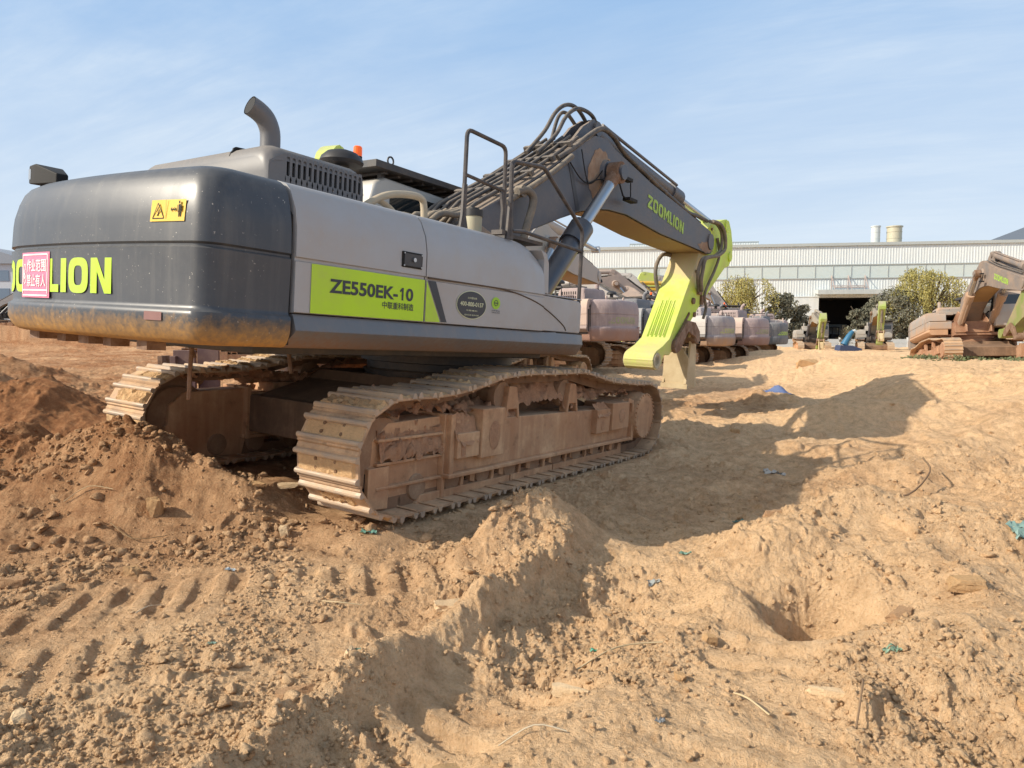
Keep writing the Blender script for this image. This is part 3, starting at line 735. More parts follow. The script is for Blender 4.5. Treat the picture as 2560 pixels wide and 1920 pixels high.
                    q.add([(-2.019,Yp,1.815),(-2.019,Yp,1.503),(-1.845,Yp,1.506)],[(0,1,2)]); q.build('chevron_decal',m['lime'],d)
                    q=MB(); q.add([(-2.005,Yp-.001,1.815),(-1.83,Yp-.001,1.507),(-1.765,Yp-.001,1.508),(-1.915,Yp-.001,1.815)],[(0,1,2,3)]); q.build('stripe_decal',m['ink'],d)
                    def disc(mb,cx,cz,a,b,y,n=40):
                        mb.add([(cx+a*math.cos(2*math.pi*k/n),y,cz+b*math.sin(2*math.pi*k/n)) for k in range(n)],[tuple(range(n))])
                    q=MB(); disc(q,-1.455,1.667,.200,.118,Yp); ov=q.build('hotline_sticker',m['limepale'],d)
                    q=MB(); disc(q,-1.455,1.667,.192,.111,Yp-.002); q.build('sticker_face',m['ink'],ov)
                    t=MB(); text_on(t,'400-800-0157',lambda u,v:(-1.61+u,Yp-.004,1.655+v),1,bold=.022,fit=(.31,.036))
                    text_on(t,'24小时服务热线',lambda u,v:(-1.515+u,Yp-.004,1.715+v),1,bold=.008,fit=(.12,.017))
                    text_on(t,'中联重科',lambda u,v:(-1.53+u,Yp-.004,1.615+v),1,bold=.008,fit=(.15,.012))
                    text_on(t,'服务热线 服务热线',lambda u,v:(-1.55+u,Yp-.004,1.578+v),1,bold=.008,fit=(.19,.012))
                    t.build('sticker_lettering',m['limepale'],ov)
                    q=MB(); disc(q,-1.12,1.706,.062,.052,Yp); gs=q.build('environment_sticker',m['lime2'],d)
                    q=MB()
                    for kk in range(20):
                        a0=2*math.pi*kk/20;a1=2*math.pi*(kk+1)/20
                        for r0,r1 in ((.030,.024),): q.add([(-1.12+r0*math.cos(a0),Yp-.003,1.708+r0*math.sin(a0)*.85),(-1.12+r0*math.cos(a1),Yp-.003,1.708+r0*math.sin(a1)*.85),(-1.12+r1*math.cos(a1),Yp-.003,1.708+r1*math.sin(a1)*.85),(-1.12+r1*math.cos(a0),Yp-.003,1.708+r1*math.sin(a0)*.85)],[(0,1,2,3)])
                    q.add([(-1.142,Yp-.003,1.703),(-1.098,Yp-.003,1.703),(-1.098,Yp-.003,1.712),(-1.142,Yp-.003,1.712)],[(0,1,2,3)])
                    text_on(q,'非道路 排放标准',lambda u,v:(-1.18+u,Yp-.004,1.635+v),1,bold=.01,fit=(.12,.012)); text_on(q,'环保信息公开标签',lambda u,v:(-1.18+u,Yp-.004,1.618+v),1,bold=.01,fit=(.12,.012))
                    q.build('sticker_symbol',m['ink'],gs)
    if hero:
        # groove curving down over the step box
        gv=MB(); P=[(-2.0,1.842),(-1.32,1.846),(-1.05,1.842),(-.85,1.828),(-.66,1.802),(-.48,1.768),(-.345,1.732)]
        gv.tube([(x,-1.600,z-.006) for x,z in P],.007,6,smooth=4)
        gv.tube([(x,-1.556,z) for x,z in [(-.30,1.732),(-.15,1.68),(.02,1.61),(.12,1.56),(.16,1.52)]],.007,6,smooth=4)
        gv.build('body_groove',m['groove'],root,rotz=rz)
    # ---- step box and front corner on the right side
    sb=MB(); sb.prism([(-.315,1.50),(.44,1.50),(.46,1.53),(.455,1.80),(.40,1.835),(-.315,1.845)],-1.555,-.75,'y'); sb.build('step_box',m['side'],root,bevel=.012,rotz=rz)
    sc=MB(); sc.prism([(-.335,1.86),(-.335,2.18),(-.40,2.26),(-.30,2.24),(-.25,2.15),(-.23,1.86)],-1.57,-.8,'y'); sc.box2(-.34,.45,-1.56,-.8,1.846,1.858); sc.build('front_corner_panel',m['side'],root,bevel=.008,rotz=rz)
    # ---- lower sill
    for s in (-1,1):
        sl=MB(); x1=.50 if s<0 else .95
        def ring(x,k=0): return [(x,s*(1.585-.02*k),1.487),(x,s*(1.60-.02*k),1.47),(x,s*(1.63-.03*k),1.385),(x,s*(1.62-.03*k),1.37),(x,s*(1.50),1.275),(x,s*1.46,1.268),(x,s*.9,1.268),(x,s*.9,1.487)]
        sl.loft([ring(-3.235),ring(x1-.22),ring(x1-.05,1),ring(x1,2)],True,True)
        sl.build('side_sill',m['sill'],root,ang=25,rotz=rz)
    # ---- revolving frame deck and belly
    fr=MB(); fr.box2(-3.2,.35,-1.15,1.45,1.21,1.30); fr.box2(.35,.95,-.75,1.45,1.20,1.30); fr.box2(-3.25,-.7,-1.5,1.5,1.30,2.0); fr.box2(-.7,1.0,-.75,.6,1.30,1.75)
    for s in (-.44,.40): fr.prism([(-.9,1.3),(1.35,1.3),(1.3,1.55),(.35,2.15),(.02,2.28),(-.25,2.2),(-.9,1.9)],s,s+.05,'y')
    fr.build('revolving_frame',m['dark'],root,bevel=.01,rotz=rz)
    dk=MB(); dk.box2(-3.2,-.8,-1.05,1.05,2.27,2.325); dk.box2(-1.5,-.45,-1.2,-.48,2.2,2.32)
    dk.build('top_deck',m['side'],root,bevel=.01,rotz=rz)
    # ---- engine hood with slotted grille
    h=MB(); x0,x1,yR,yL,zt=-2.88,-1.93,-.80,.98,2.735
    def hs(x,dz=0,ins=0):
        return [(x,yR+ins,2.30),(x,yR+.004+ins,2.62+dz),(x,yR+.03+ins,2.685+dz),(x,yR+.075+ins,2.72+dz),(x,yR+.13+ins,zt+dz),(x,yL-.13,zt+dz-.01),(x,yL-.05,2.70+dz),(x,yL,2.62+dz),(x,yL,2.30)]
    rg=[hs(x0,-.10,.05),hs(x0+.02,-.045,.02),hs(x0+.06,-.012,.006),hs(x0+.12),hs(x1-.12),hs(x1-.05,-.015,.004),hs(x1-.015,-.055,.015),hs(x1,-.11,.03)]
    # leave the right face open for the perforated sheet
    n=len(rg[0]); vs=[p for r in rg for p in r]; fs=[]
    for k in range(len(rg)-1):
        for i in range(n-1):
            if i==0 and hero and 0<k<7-1: continue
            fs.append((k*n+i,k*n+i+1,(k+1)*n+i+1,(k+1)*n+i))
    fs.append(tuple(range(n))); fs.append(tuple((len(rg)-1)*n+i for i in range(n)))
    h.add(vs,fs)
    if hero:
        xa=rg[1][0][0]; xb=rg[6][0][0]
        perforated(h,lambda u,v,d:(u,yR+.004+d,v),xa+.13,xb-.03,2.30,2.68,15,2,.0135,.070,.02)
        h.add([(xa,yR+.02,2.30),(xa+.13,yR+.004,2.30),(xa+.13,yR+.004,2.68),(xa,yR+.02,2.60)],[(0,1,2,3)])
        h.add([(xb-.03,yR+.004,2.30),(xb,yR+.02,2.30),(xb,yR+.02,2.57),(xb-.03,yR+.004,2.66)],[(0,1,2,3)])
    ho=h.build('engine_hood',m['hood'],root,ang=40,rotz=rz)
    if hero:
        ib=MB(); ib.box2(-2.80,-2.0,-.72,-.70,2.31,2.66); ib.box2(-2.75,-2.6,-.74,-.71,2.35,2.6); ib.build('hood_interior',m['black'],ho)
        bits=MB(); rn=random.Random(2)
        for k in range(10): bits.box((-2.62+.065*k+rn.uniform(0,.02),-.735,2.42+rn.uniform(0,.18)),(.02,.01,.03))
        bits.build('engine_part',m['whitepaint'],ho)
    else:
        for s in (-1,1):
            gl=MB(); yy=yR if s<0 else yL
            for r in range(2):
                for k in range(9): gl.box((-2.72+.08*k,yy+s*.002,2.40+.15*r),(.028,.012,.10))
            gl.build('hood_grille',m['black'],ho)
    se=MB(); se.tube([(x0-.004+.03,-.30,2.33),(x0+.02,-.30,2.62),(x0+.05,-.30,2.715),(x0+.14,-.30,2.742),(x1-.15,-.30,2.742),(x1,-.30,2.6)],.014,6,smooth=3); se.build('hood_seal',m['black'],ho)
    ex=MB(); ex.tube([(-2.67,-.52,2.70),(-2.67,-.52,2.84),(-2.685,-.52,2.905),(-2.72,-.515,2.965),(-2.775,-.505,3.005),(-2.84,-.495,3.03)],.075,20,smooth=4,caps=False)
    eo=ex.build('exhaust_stack',m['hood'] ,root,rotz=rz,ang=50)
    ei=MB(); ei.tube([(-2.72,-.515,2.965),(-2.775,-.505,3.005),(-2.838,-.4955,3.029)],.067,18,smooth=4,caps=True); 
    ei.build('exhaust_bore',m['black'],eo)
    pc=MB(); pc.lathe([(.03,.0),(.07,.0),(.07,.12),(.19,.13),(.205,.16),(.19,.20),(.14,.245),(.06,.27),(.01,.275)],(-1.55,.02,2.72),(0,0,1),28); pc.v=[(a+.06,b,c+.09) for a,b,c in pc.v]; pc.build('air_precleaner',m['rubber'],root,rotz=rz,ang=35)
    # ---- cab, left side
    if cab:
        cx0,cx1,cy0,cy1=-.60,1.35,.55,1.52
        cb=MB(); 
        prof=[(cx0,1.50),(cx1,1.50),(cx1+.10,2.0),(cx1-.05,2.75),(cx1-.28,3.06),(cx0+.22,3.11),(cx0+.06,3.04),(cx0,2.85)]
        cb.prism(prof,cy0,cy1,'y'); c=cb.build('cab',m['cab'],root,bevel=.05,rotz=rz,segs=3)
        g=MB()
        win=[(cx0+.28,2.15),(cx1-.30,2.15),(cx1-.18,2.70),(cx1-.36,2.96),(cx0+.36,2.98),(cx0+.28,2.90)]
        for y in (cy0-.004,cy1+.001): g.prism(win,y,y+.003,'y')
        g.prism([(cy0+.12,1.75),(cy1-.12,1.75),(cy1-.12,2.72),(cy0+.12,2.72)],cx1+.02,cx1+.03,'x')
        g.prism([(cy0+.14,2.2),(cy1-.14,2.2),(cy1-.14,2.9),(cy0+.14,2.9)],cx0-.004,cx0-.001,'x')
        g.build('cab_window',m['glass'],c,bevel=0)
        if hero or True:
            gd=MB(); gd.prism([(cx0-.02,3.17),(cx1+.15,3.17),(cx1+.15,3.23),(cx0-.02,3.25)],cy0-.08,cy1+.08,'y')
            for k in range(8): gd.box2(cx0+.2+k*.2,cx0+.24+k*.2,cy0,cy1,3.14,3.17)
            for xx in (cx0+.2,cx1-.3):
                for yy in (cy0+.1,cy1-.1): gd.box2(xx,xx+.06,yy-.03,yy+.03,3.05,3.17)
            gd.build('falling_object_guard',m['dark'],c,bevel=.006)
        if hero:
            e=MB()
            for xx in (cx0+.25,cx1-.1):
                e.tube([(xx+.045*math.cos(t),cy0-.02,3.29+.045*math.sin(t)) for t in [2*math.pi*k/12 for k in range(13)]],.010,6)
            e.build('lifting_eye',m['dark'],c)
        bx=MB(); bx.cyl((cx0+.10,cy0+.35,3.24),(cx0+.10,cy0+.35,3.29),.03,seg=12); bx.cyl((cx0+.10,cy0+.35,3.28),(cx0+.10,cy0+.35,3.34),.052,seg=20); b0=bx.build('beacon_base',m['black'],root,rotz=rz)
        bl=MB(); bl.lathe([(.048,0),(.050,.03),(.048,.10),(.038,.112),(.01,.115)],(cx0+.10,cy0+.35,3.34),(0,0,1),20); bl.build('beacon_lens',m['orange'],b0)
    # ---- handrails
    if rails:
        def rail(pts,r=.019,smooth=0): 
            mb=MB(); mb.tube(pts,r,8); return mb
        def rnd_path(P,rad=.07):
            out=[Vector(P[0])]
            for i in range(1,len(P)-1):
                p=Vector(P[i]);a=(Vector(P[i-1])-p).normalized();b=(Vector(P[i+1])-p).normalized()
                for k in range(5):
                    t=k/4; out.append((p+a*rad*(1-t)).lerp(p+b*rad*t,t) if False else (p+a*rad*(1-t)**2+b*rad*t**2))
            out.append(Vector(P[-1])); return out
        Y=-1.30
        h1=MB(); h1.tube(rnd_path([(-1.26,Y,2.36),(-1.265,Y,3.185),(-.69,Y,3.17),(-.66,Y,2.33)]),.019,8)
        h1.tube([(-1.26,Y,2.80),(-.70,Y,2.77)],.017,8)
        h1.prism([(-1.31,2.31),(-1.19,2.31),(-1.235,2.45),(-1.235,2.72),(-1.28,2.72),(-1.285,2.45)],Y-.012,Y+.012,'y')
        h1.prism([(-.72,2.30),(-.62,2.30),(-.64,2.62),(-.66,2.75),(-.75,2.79),(-.70,2.6)],Y-.012,Y+.012,'y')
        h1.build('handrail',m['rail'],root,rotz=rz,ang=40)
        Y=-1.50
        h2=MB(); h2.tube(rnd_path([(-.83,Y,2.33),(-.86,Y,2.985),(-.33,Y,3.05),(.47,Y,2.58),(.49,Y,1.62),(.45,Y,1.53)],.06),.021,8)
        h2.tube([(-.80,Y,2.38),(-.6,Y,2.40),(.49,Y,2.36)],.019,8)
        h2.prism([(-.89,2.30),(-.79,2.30),(-.81,2.62),(-.87,2.62)],Y-.012,Y+.012,'y')
        h2.build('handrail',m['rail'],root,rotz=rz,ang=40)
        fc=MB(); fc.cyl((-.84,-1.08,2.30),(-.84,-1.08,2.52),.082,seg=24); f=fc.build('tank_filler',m['bosstan'],root,rotz=rz)
        fc=MB(); fc.cyl((-.84,-1.08,2.52),(-.84,-1.08,2.58),.090,seg=24); fc.cyl((-.84,-1.08,2.58),(-.84,-1.08,2.60),.05,seg=16); fc.build('filler_cap',m['rubber'],f)
    if hero:
        tp=MB(); tp.tube([(-1.90,-.66,2.40),(-1.72,-.68,2.53),(-1.55,-.70,2.61),(-1.3,-.70,2.655),(-1.15,-.70,2.65),(-1.11,-.70,2.58),(-1.10,-.70,2.45)],.033,10,smooth=6)
        tp.tube([(-1.6,-.60,2.56),(-1.45,-.62,2.50),(-1.35,-.66,2.36)],.028,8,smooth=5)
        tp.build('coolant_pipe',m['pipetan'],root,rotz=rz,ang=60)
        cl=MB(); rn=random.Random(11)
        for (x,y,z,a,b_,c_) in ((-1.1,-.8,2.38,.10,.10,.12),(-1.22,-.7,2.40,.10,.1,.1),(-.98,-.6,2.40,.1,.1,.08),(-.72,-.75,2.36,.13,.12,.08),(-.5,-.55,2.42,.12,.1,.1),(-.95,-.9,2.35,.08,.1,.06)):
            cl.box((x,y,z),(a,b_,c_),rot=Matrix.Rotation(rn.uniform(-.3,.3),4,'Z'))
        for k in range(5): cl.cyl((-.95+.12*k,-.55-.05*(k%2),2.34),(-.90+.12*k,-.57,2.48),.028,seg=10)
        cl.build('valve_block',m['hosetan'],root,bevel=.008,rotz=rz)
        cg=MB()
        rn=random.Random(5)
        for k in range(9):
            y=-.42+.1*k; cg.tube([(-.9+rn.uniform(-.1,.1),y*.8,2.28),(-.6,y,2.52+rn.uniform(0,.12)),(-.25,y*.9,2.62+rn.uniform(-.06,.08)),(.0,y*.85,2.78)],.032,8,smooth=5)
        cg.build('hose_bundle',m['hosetan'],root,rotz=rz,ang=60)
        bw=MB(); 
        for s in (-.47,.43): bw.prism([(-.35,2.0),(.25,2.0),(.32,2.3),(.28,2.55),(.05,2.62),(-.2,2.55),(-.35,2.4)],s,s+.05,'y')
        bw.build('boom_foot_bracket',m['boomdirt'],root,bevel=.01,rotz=rz)
        pf=MB(); pf.box2(-.75,-.2,-1.45,-.9,2.33,2.36); pf.box2(-.95,-.88,-1.5,-1.38,2.33,2.37); pf.build('walkway_plate',m['rail'],root,rotz=rz)

def palette(kind,seed=0):
    k=kind; D=(.42,.30,.20)
    if kind=='hero':
        return dict(shoe=paint('shoe_steel',(.36,.23,.14),.6,dust=(.66,.44,.26),dust_amt=.75,top=.5,bumpamt=.6,scale=2,contrast=.6),
            bar=paint('grouser_steel',(.40,.32,.25),.5,dust=(.62,.44,.28),dust_amt=.85,top=.1,metal=.2,scale=2),
            darkmud=mud('mud_dark',(.28,.17,.10),(.16,.09,.05)),mudcaked=mud('mud_caked',(.62,.41,.22),(.48,.30,.16)),
            mudclod=mud('mud_clods',(.60,.35,.21),(.42,.22,.13),scale=1.6,bs=1),
            link=paint('chain_link',(.20,.11,.06),.7,dust=(.33,.2,.12),dust_amt=.7,scale=2),
            tandirt=paint('tan_dirt',(.33,.235,.165),.8,dust=(.24,.14,.09),dust_amt=.7,top=.2,bumpamt=.5,scale=3),
            frame=paint('track_frame_paint',(.42,.22,.115),.62,dust=(.64,.41,.24),dust_amt=.75,top=.7,streak=.55,bumpamt=.45,contrast=.55),
            rust=paint('worn_steel',(.24,.13,.07),.55,dust=(.44,.30,.19),dust_amt=.6,scale=2),
            carbody=paint('carbody_paint',(.13,.08,.05),.8,dust=(.30,.19,.12),dust_amt=.6,top=.4,streak=.3),  # base darkened, puts the shade between the tracks into the colour
            dark=paint('dark_paint',(.035,.037,.042),.5,dust_amt=.2,top=.2),
            black=plain('black_plastic',(.006,.006,.007),.75),
            cw=paint('counterweight_paint',(.036,.042,.055),.40,dust=(.26,.25,.23),dust_amt=.09,top=.20,low=(1.27,1.44),lowcol=(.48,.26,.07),streak=.14,coat=.2,chips=.8,bumpamt=.05),
            cwdark=plain('dark_grey',(.05,.052,.06),.5),
            side=paint('light_grey_paint',(.36,.375,.40),.36,dust=(.40,.33,.27),dust_amt=.32,top=.3,streak=.14,coat=.15,bumpamt=.03,chips=.5),
            sill=paint('sill_paint',(.13,.14,.155),.36,dust=(.32,.25,.19),dust_amt=.25,top=.2,low=(1.27,1.40),lowcol=(.22,.13,.08),streak=.2,coat=.2,bumpamt=.05),
            hood=paint('hood_paint',(.125,.125,.135),.42,dust=(.40,.34,.27),dust_amt=.10,top=.45,bumpamt=.04),
            lime=paint('lime_vinyl',(.46,.74,.015),.45,dust=(.45,.45,.2),dust_amt=.28,top=0,bumpamt=0,chips=0),
            lime2=plain('lime_sticker',(.35,.65,.03),.45),limepale=plain('sticker_print',(.62,.66,.45),.5),
            limedull=paint('lime_lettering',(.36,.58,.07),.5,dust=(.3,.3,.15),dust_amt=.35,top=0,bumpamt=0,scale=4),
            limedeep=plain('lime_groove',(.22,.34,.01),.6),
            arm=paint('lime_arm_paint',(.56,.78,.05),.42,dust=(.55,.45,.25),dust_amt=.30,top=.4,streak=.14,low=(1.05,1.72),lowcol=(.62,.52,.28),bumpamt=.08,band=(2.35,2.85,(.60,.47,.26))),
            boom=paint('boom_paint',(.062,.070,.092),.42,dust=(.40,.31,.23),dust_amt=.15,top=.75,bumpamt=.05,chips=.3),
            boomdirt=paint('boom_paint_dirty',(.10,.10,.11),.5,dust=(.46,.33,.22),dust_amt=.8,top=.9),
            ochre=paint('ochre_underside',(.30,.19,.085),.6,dust=(.42,.28,.14),dust_amt=.5,top=0),
            rustdirt=paint('rusty_dirt',(.26,.17,.12),.75,dust=(.14,.07,.035),dust_amt=.8,top=.2,bumpamt=.6,scale=3),
            cyl=paint('cylinder_paint',(.040,.048,.068),.30,dust=(.3,.25,.2),dust_amt=.10,top=.3,coat=.3,bumpamt=.03,chips=.5),
            chrome=paint('chrome_rod',(.45,.47,.50),.30,dust=(.5,.45,.38),dust_amt=.15,top=.1,metal=1,bumpamt=.02),
            hose=paint('hose_rubber',(.030,.030,.034),.5,dust=(.34,.28,.22),dust_amt=.35,top=.45,scale=3),
            hosetan=paint('dusty_hose',(.13,.115,.10),.65,dust=(.36,.29,.21),dust_amt=.5,top=.55,scale=3),
            pipetan=plain('tan_pipe',(.55,.46,.33),.55),
            bosstan=paint('dusty_boss',(.45,.42,.30),.6,dust=(.50,.40,.27),dust_amt=.6,scale=3),
            tanplate=paint('tan_plate',(.58,.47,.29),.6,dust=(.34,.20,.09),dust_amt=.30,top=.2,scale=1.5),
            tanfilm=paint('tan_dust_film',(.60,.49,.29),.7,dust=(.50,.60,.10),dust_amt=.55,top=0,scale=2),
            yellow=plain('yellow_decal',(.80,.50,.02),.4),pink=plain('pink_paper',(.78,.22,.36),.7),
            whitepaint=plain('white_print',(.80,.80,.80),.6),redfade=plain('faded_red',(.26,.13,.12),.5),
            lens=glass('lens',(.25,.27,.30)),ink=plain('dark_ink',(.028,.038,.055),.45),groove=plain('groove_brown',(.10,.07,.05),.7),
            cab=paint('cab_paint',(.50,.49,.46),.4,dust=(.48,.40,.30),dust_amt=.2,top=.4),
            glass=glass('cab_glass',(.02,.025,.027)),rubber=plain('rubber_dome',(.035,.033,.034),.5),
            orange=plain('orange_lens',(.95,.13,.01),.3,emit=.35),rail=paint('rail_paint',(.035,.034,.04),.5,dust=(.35,.28,.22),dust_amt=.25,top=.4,scale=3))
    h=dict(palette('hero')) 
    def v(n,base,dust,amt,**kw): return paint(kind+'_'+n,base,.55,dust=dust,dust_amt=amt,top=kw.pop('top',.5),bumpamt=.1,**kw)
    if kind=='mauve':
        d=(.50,.40,.375); h.update(cw=v('cw',(.31,.24,.245),d,.55,streak=.5,low=(1.27,1.42),lowcol=(.34,.20,.15)),side=v('side',(.52,.40,.35),(.62,.48,.38),.5),sill=v('sill',(.24,.18,.16),d,.5),hood=v('hood',(.30,.23,.22),d,.6),boom=v('boom',(.34,.27,.24),(.5,.39,.31),.6),cab=v('cab',(.5,.44,.38),d,.5),arm=v('arm',(.45,.5,.15),(.5,.4,.3),.6),
          cyl=v('cyl',(.2,.16,.15),d,.5),limedull=plain('faded_lettering',(.36,.36,.22),.7),orange=h['dark'])
    if kind=='slate':
        d=(.36,.32,.30); h.update(cw=v('cw',(.10,.115,.13),d,.3,streak=.4),side=v('side',(.36,.38,.39),d,.4),hood=v('hood',(.13,.14,.16),d,.35),boom=v('boom',(.40,.38,.36),d,.45),cab=v('cab',(.5,.5,.48),d,.3),arm=v('arm',(.58,.70,.12),d,.2))
    if kind=='ash':
        d=(.50,.45,.42); h.update(cw=v('cw',(.28,.25,.27),d,.6,streak=.5,low=(1.27,1.40),lowcol=(.4,.25,.15)),side=v('side',(.58,.54,.50),d,.4),hood=v('hood',(.38,.33,.33),d,.5),boom=v('boom',(.38,.35,.33),d,.5),cab=v('cab',(.5,.5,.48),d,.3),arm=v('arm',(.5,.6,.12),d,.3),limedull=plain('faded_lettering2',(.45,.48,.22),.7))
    if kind=='rusty':
        d=(.50,.31,.19); h.update(cw=v('cw',(.22,.21,.20),d,.4),side=v('side',(.33,.31,.29),d,.5,low=(1.45,1.8),lowcol=(.44,.27,.16)),sill=v('sill',(.44,.26,.15),d,.7),hood=v('hood',(.28,.26,.24),d,.5),boom=v('boom',(.20,.175,.16),(.40,.28,.20),.5,top=.3,contrast=.3),cab=v('cab',(.42,.40,.37),d,.4),arm=v('arm',(.20,.26,.06),(.34,.26,.17),.8),
          frame=v('frame',(.36,.20,.12),(.48,.31,.20),.7,contrast=.6),shoe=v('shoe',(.44,.28,.17),(.52,.34,.20),.7),link=v('link',(.20,.09,.05),d,.4),cyl=v('cyl',(.34,.25,.19),d,.6),dark=v('dark',(.25,.12,.07),d,.6),hosetan=v('hose',(.34,.30,.25),d,.3))
    if kind=='small':
        d=(.42,.35,.28); h.update(cw=v('cw',(.20,.20,.20),d,.4,low=(1.27,1.6),lowcol=(.45,.27,.15)),side=v('side',(.32,.31,.29),d,.5),boom=v('boom',(.28,.27,.23),d,.5),cab=v('cab',(.34,.34,.33),d,.3),arm=v('arm',(.30,.40,.08),d,.5),shoe=v('shoe',(.44,.32,.20),d,.6),hood=v('hood',(.3,.29,.27),d,.5))
    if kind=='yellow':
        d=(.5,.4,.2); h.update(boom=v('boom',(.72,.42,.02),d,.3),arm=v('arm',(.72,.42,.02),d,.2),cab=v('cab',(.5,.4,.1),d,.3),cw=v('cw',(.6,.4,.05),d,.4),side=v('side',(.62,.42,.05),d,.4),hood=v('hood',(.6,.4,.05),d,.4),cyl=v('cyl',(.72,.42,.02),d,.3),limedull=h['dark'])
    return h
def heading(yaw,pitch=0,roll=0):
    y=R(yaw);p=R(pitch);r=R(roll)
    h=Vector((math.sin(y),math.cos(y),0)); l=Vector((-math.cos(y),math.sin(y),0)); u=Vector((0,0,1))
    h2=h*math.cos(p)-u*math.sin(p); u2=u*math.cos(p)+h*math.sin(p)
    l3=l*math.cos(r)+u2*math.sin(r); u3=u2*math.cos(r)-l*math.sin(r)
    return Matrix(((h2.x,l3.x,u3.x),(h2.y,l3.y,u3.y),(h2.z,l3.z,u3.z)))
def excavator(kind,label,loc,yaw,pitch=0,roll=0,hero=False,upyaw=0,b=0.,a=0.,group=None,text=True,scale=1,arm=True,stub=False,cab=True,rails=False,boomtext=True,lamp=False):
    m=palette(kind)
    root=thing('excavator',label,'excavator',loc,heading(yaw,pitch,roll),group,scale)
    rz=R(upyaw)
    undercarriage(root,m,hero)
    upperstructure(root,m,hero,rz,text=text,cab=cab,rails=rails or hero)
    make_boom(root,m,hero,rz,b,a,text=boomtext,arm=arm,stub=stub or hero,lamp=lamp or hero)
    return root
# ------------------------------------------------------------------ terrain
TILT=heading(33.127,2.02,2.673); ORG=Vector((-.906,8.044,.096))
TABS={}
def hsh(ix,iy,k):
    if k not in TABS: TABS[k]=np.random.RandomState(k*7+1).rand(65536)
    return TABS[k].take(((ix.astype(np.int32)&255)<<8)|(iy.astype(np.int32)&255))
def vnoise(x,y,k=0):
    ix=np.floor(x);iy=np.floor(y);fx=x-ix;fy=y-iy
    u=fx*fx*fx*(fx*(fx*6-15)+10);v=fy*fy*fy*(fy*(fy*6-15)+10)
    a=hsh(ix,iy,k);b=hsh(ix+1,iy,k);c=hsh(ix,iy+1,k);d=hsh(ix+1,iy+1,k)
    return (a*(1-u)+b*u)*(1-v)+(c*(1-u)+d*u)*v-.5
def fbm(x,y,sc,o=4,k=0,g=.5):
    r=0;a=1
    for i in range(o):
        ca,sa=math.cos(.6*i+.3),math.sin(.6*i+.3); r=r+a*vnoise((x*ca-y*sa)*sc+7*i,(x*sa+y*ca)*sc-3*i,k+i); a*=g; sc*=2.03
    return r
def ridged(x,y,sc,o=4,k=0):
    r=0;a=1
    for i in range(o):
        r=r+a*(.5-np.abs(vnoise(x*sc+5*i,y*sc+11*i,k+i))*2); a*=.5; sc*=2.1
    return r
def clods(x,y,cell,k,dens,rmin=.18,rmax=.5,flat=.55,thr=None):
    """angular lumps sitting on the surface, one per cell at most"""
    wx=x+fbm(x,y,2.2/cell,2,k+50)*cell*.35; wy=y+fbm(x,y,2.2/cell,2,k+60)*cell*.35
    ix=np.floor(wx/cell);iy=np.floor(wy/cell); h=np.zeros_like(x)
    for dx in (-1,0,1):
        for dy in (-1,0,1):
            cx=ix+dx;cy=iy+dy
            px=(cx+.15+.7*hsh(cx,cy,k))*cell;py=(cy+.15+.7*hsh(cx,cy,k+1))*cell
            on=hsh(cx,cy,k+2)<(dens if thr is None else dens*thr)
            r=(rmin+(rmax-rmin)*hsh(cx,cy,k+3)**2)*cell
            th=hsh(cx,cy,k+4)*6.28; el=.6+.4*hsh(cx,cy,k+5)
            ux=(wx-px)*np.cos(th)+(wy-py)*np.sin(th);uy=(-(wx-px)*np.sin(th)+(wy-py)*np.cos(th))/el
            vx=ux*.5+uy*.866;vy=ux*.5-uy*.866
            d=np.maximum(np.maximum(np.abs(ux),np.abs(vx))*1.0,np.abs(vy)*(.75+.5*hsh(cx,cy,k+7)))/r*1.05
            tl=(hsh(cx,cy,k+6)-.5)*1.1*ux/r
            hh=np.where(on,r*flat*np.minimum(np.clip((1-d)*2.6,0,1),.78+.2*hsh(cx,cy,k+8))*(1+tl*.75),0)
            h=np.maximum(h,hh)
    return h
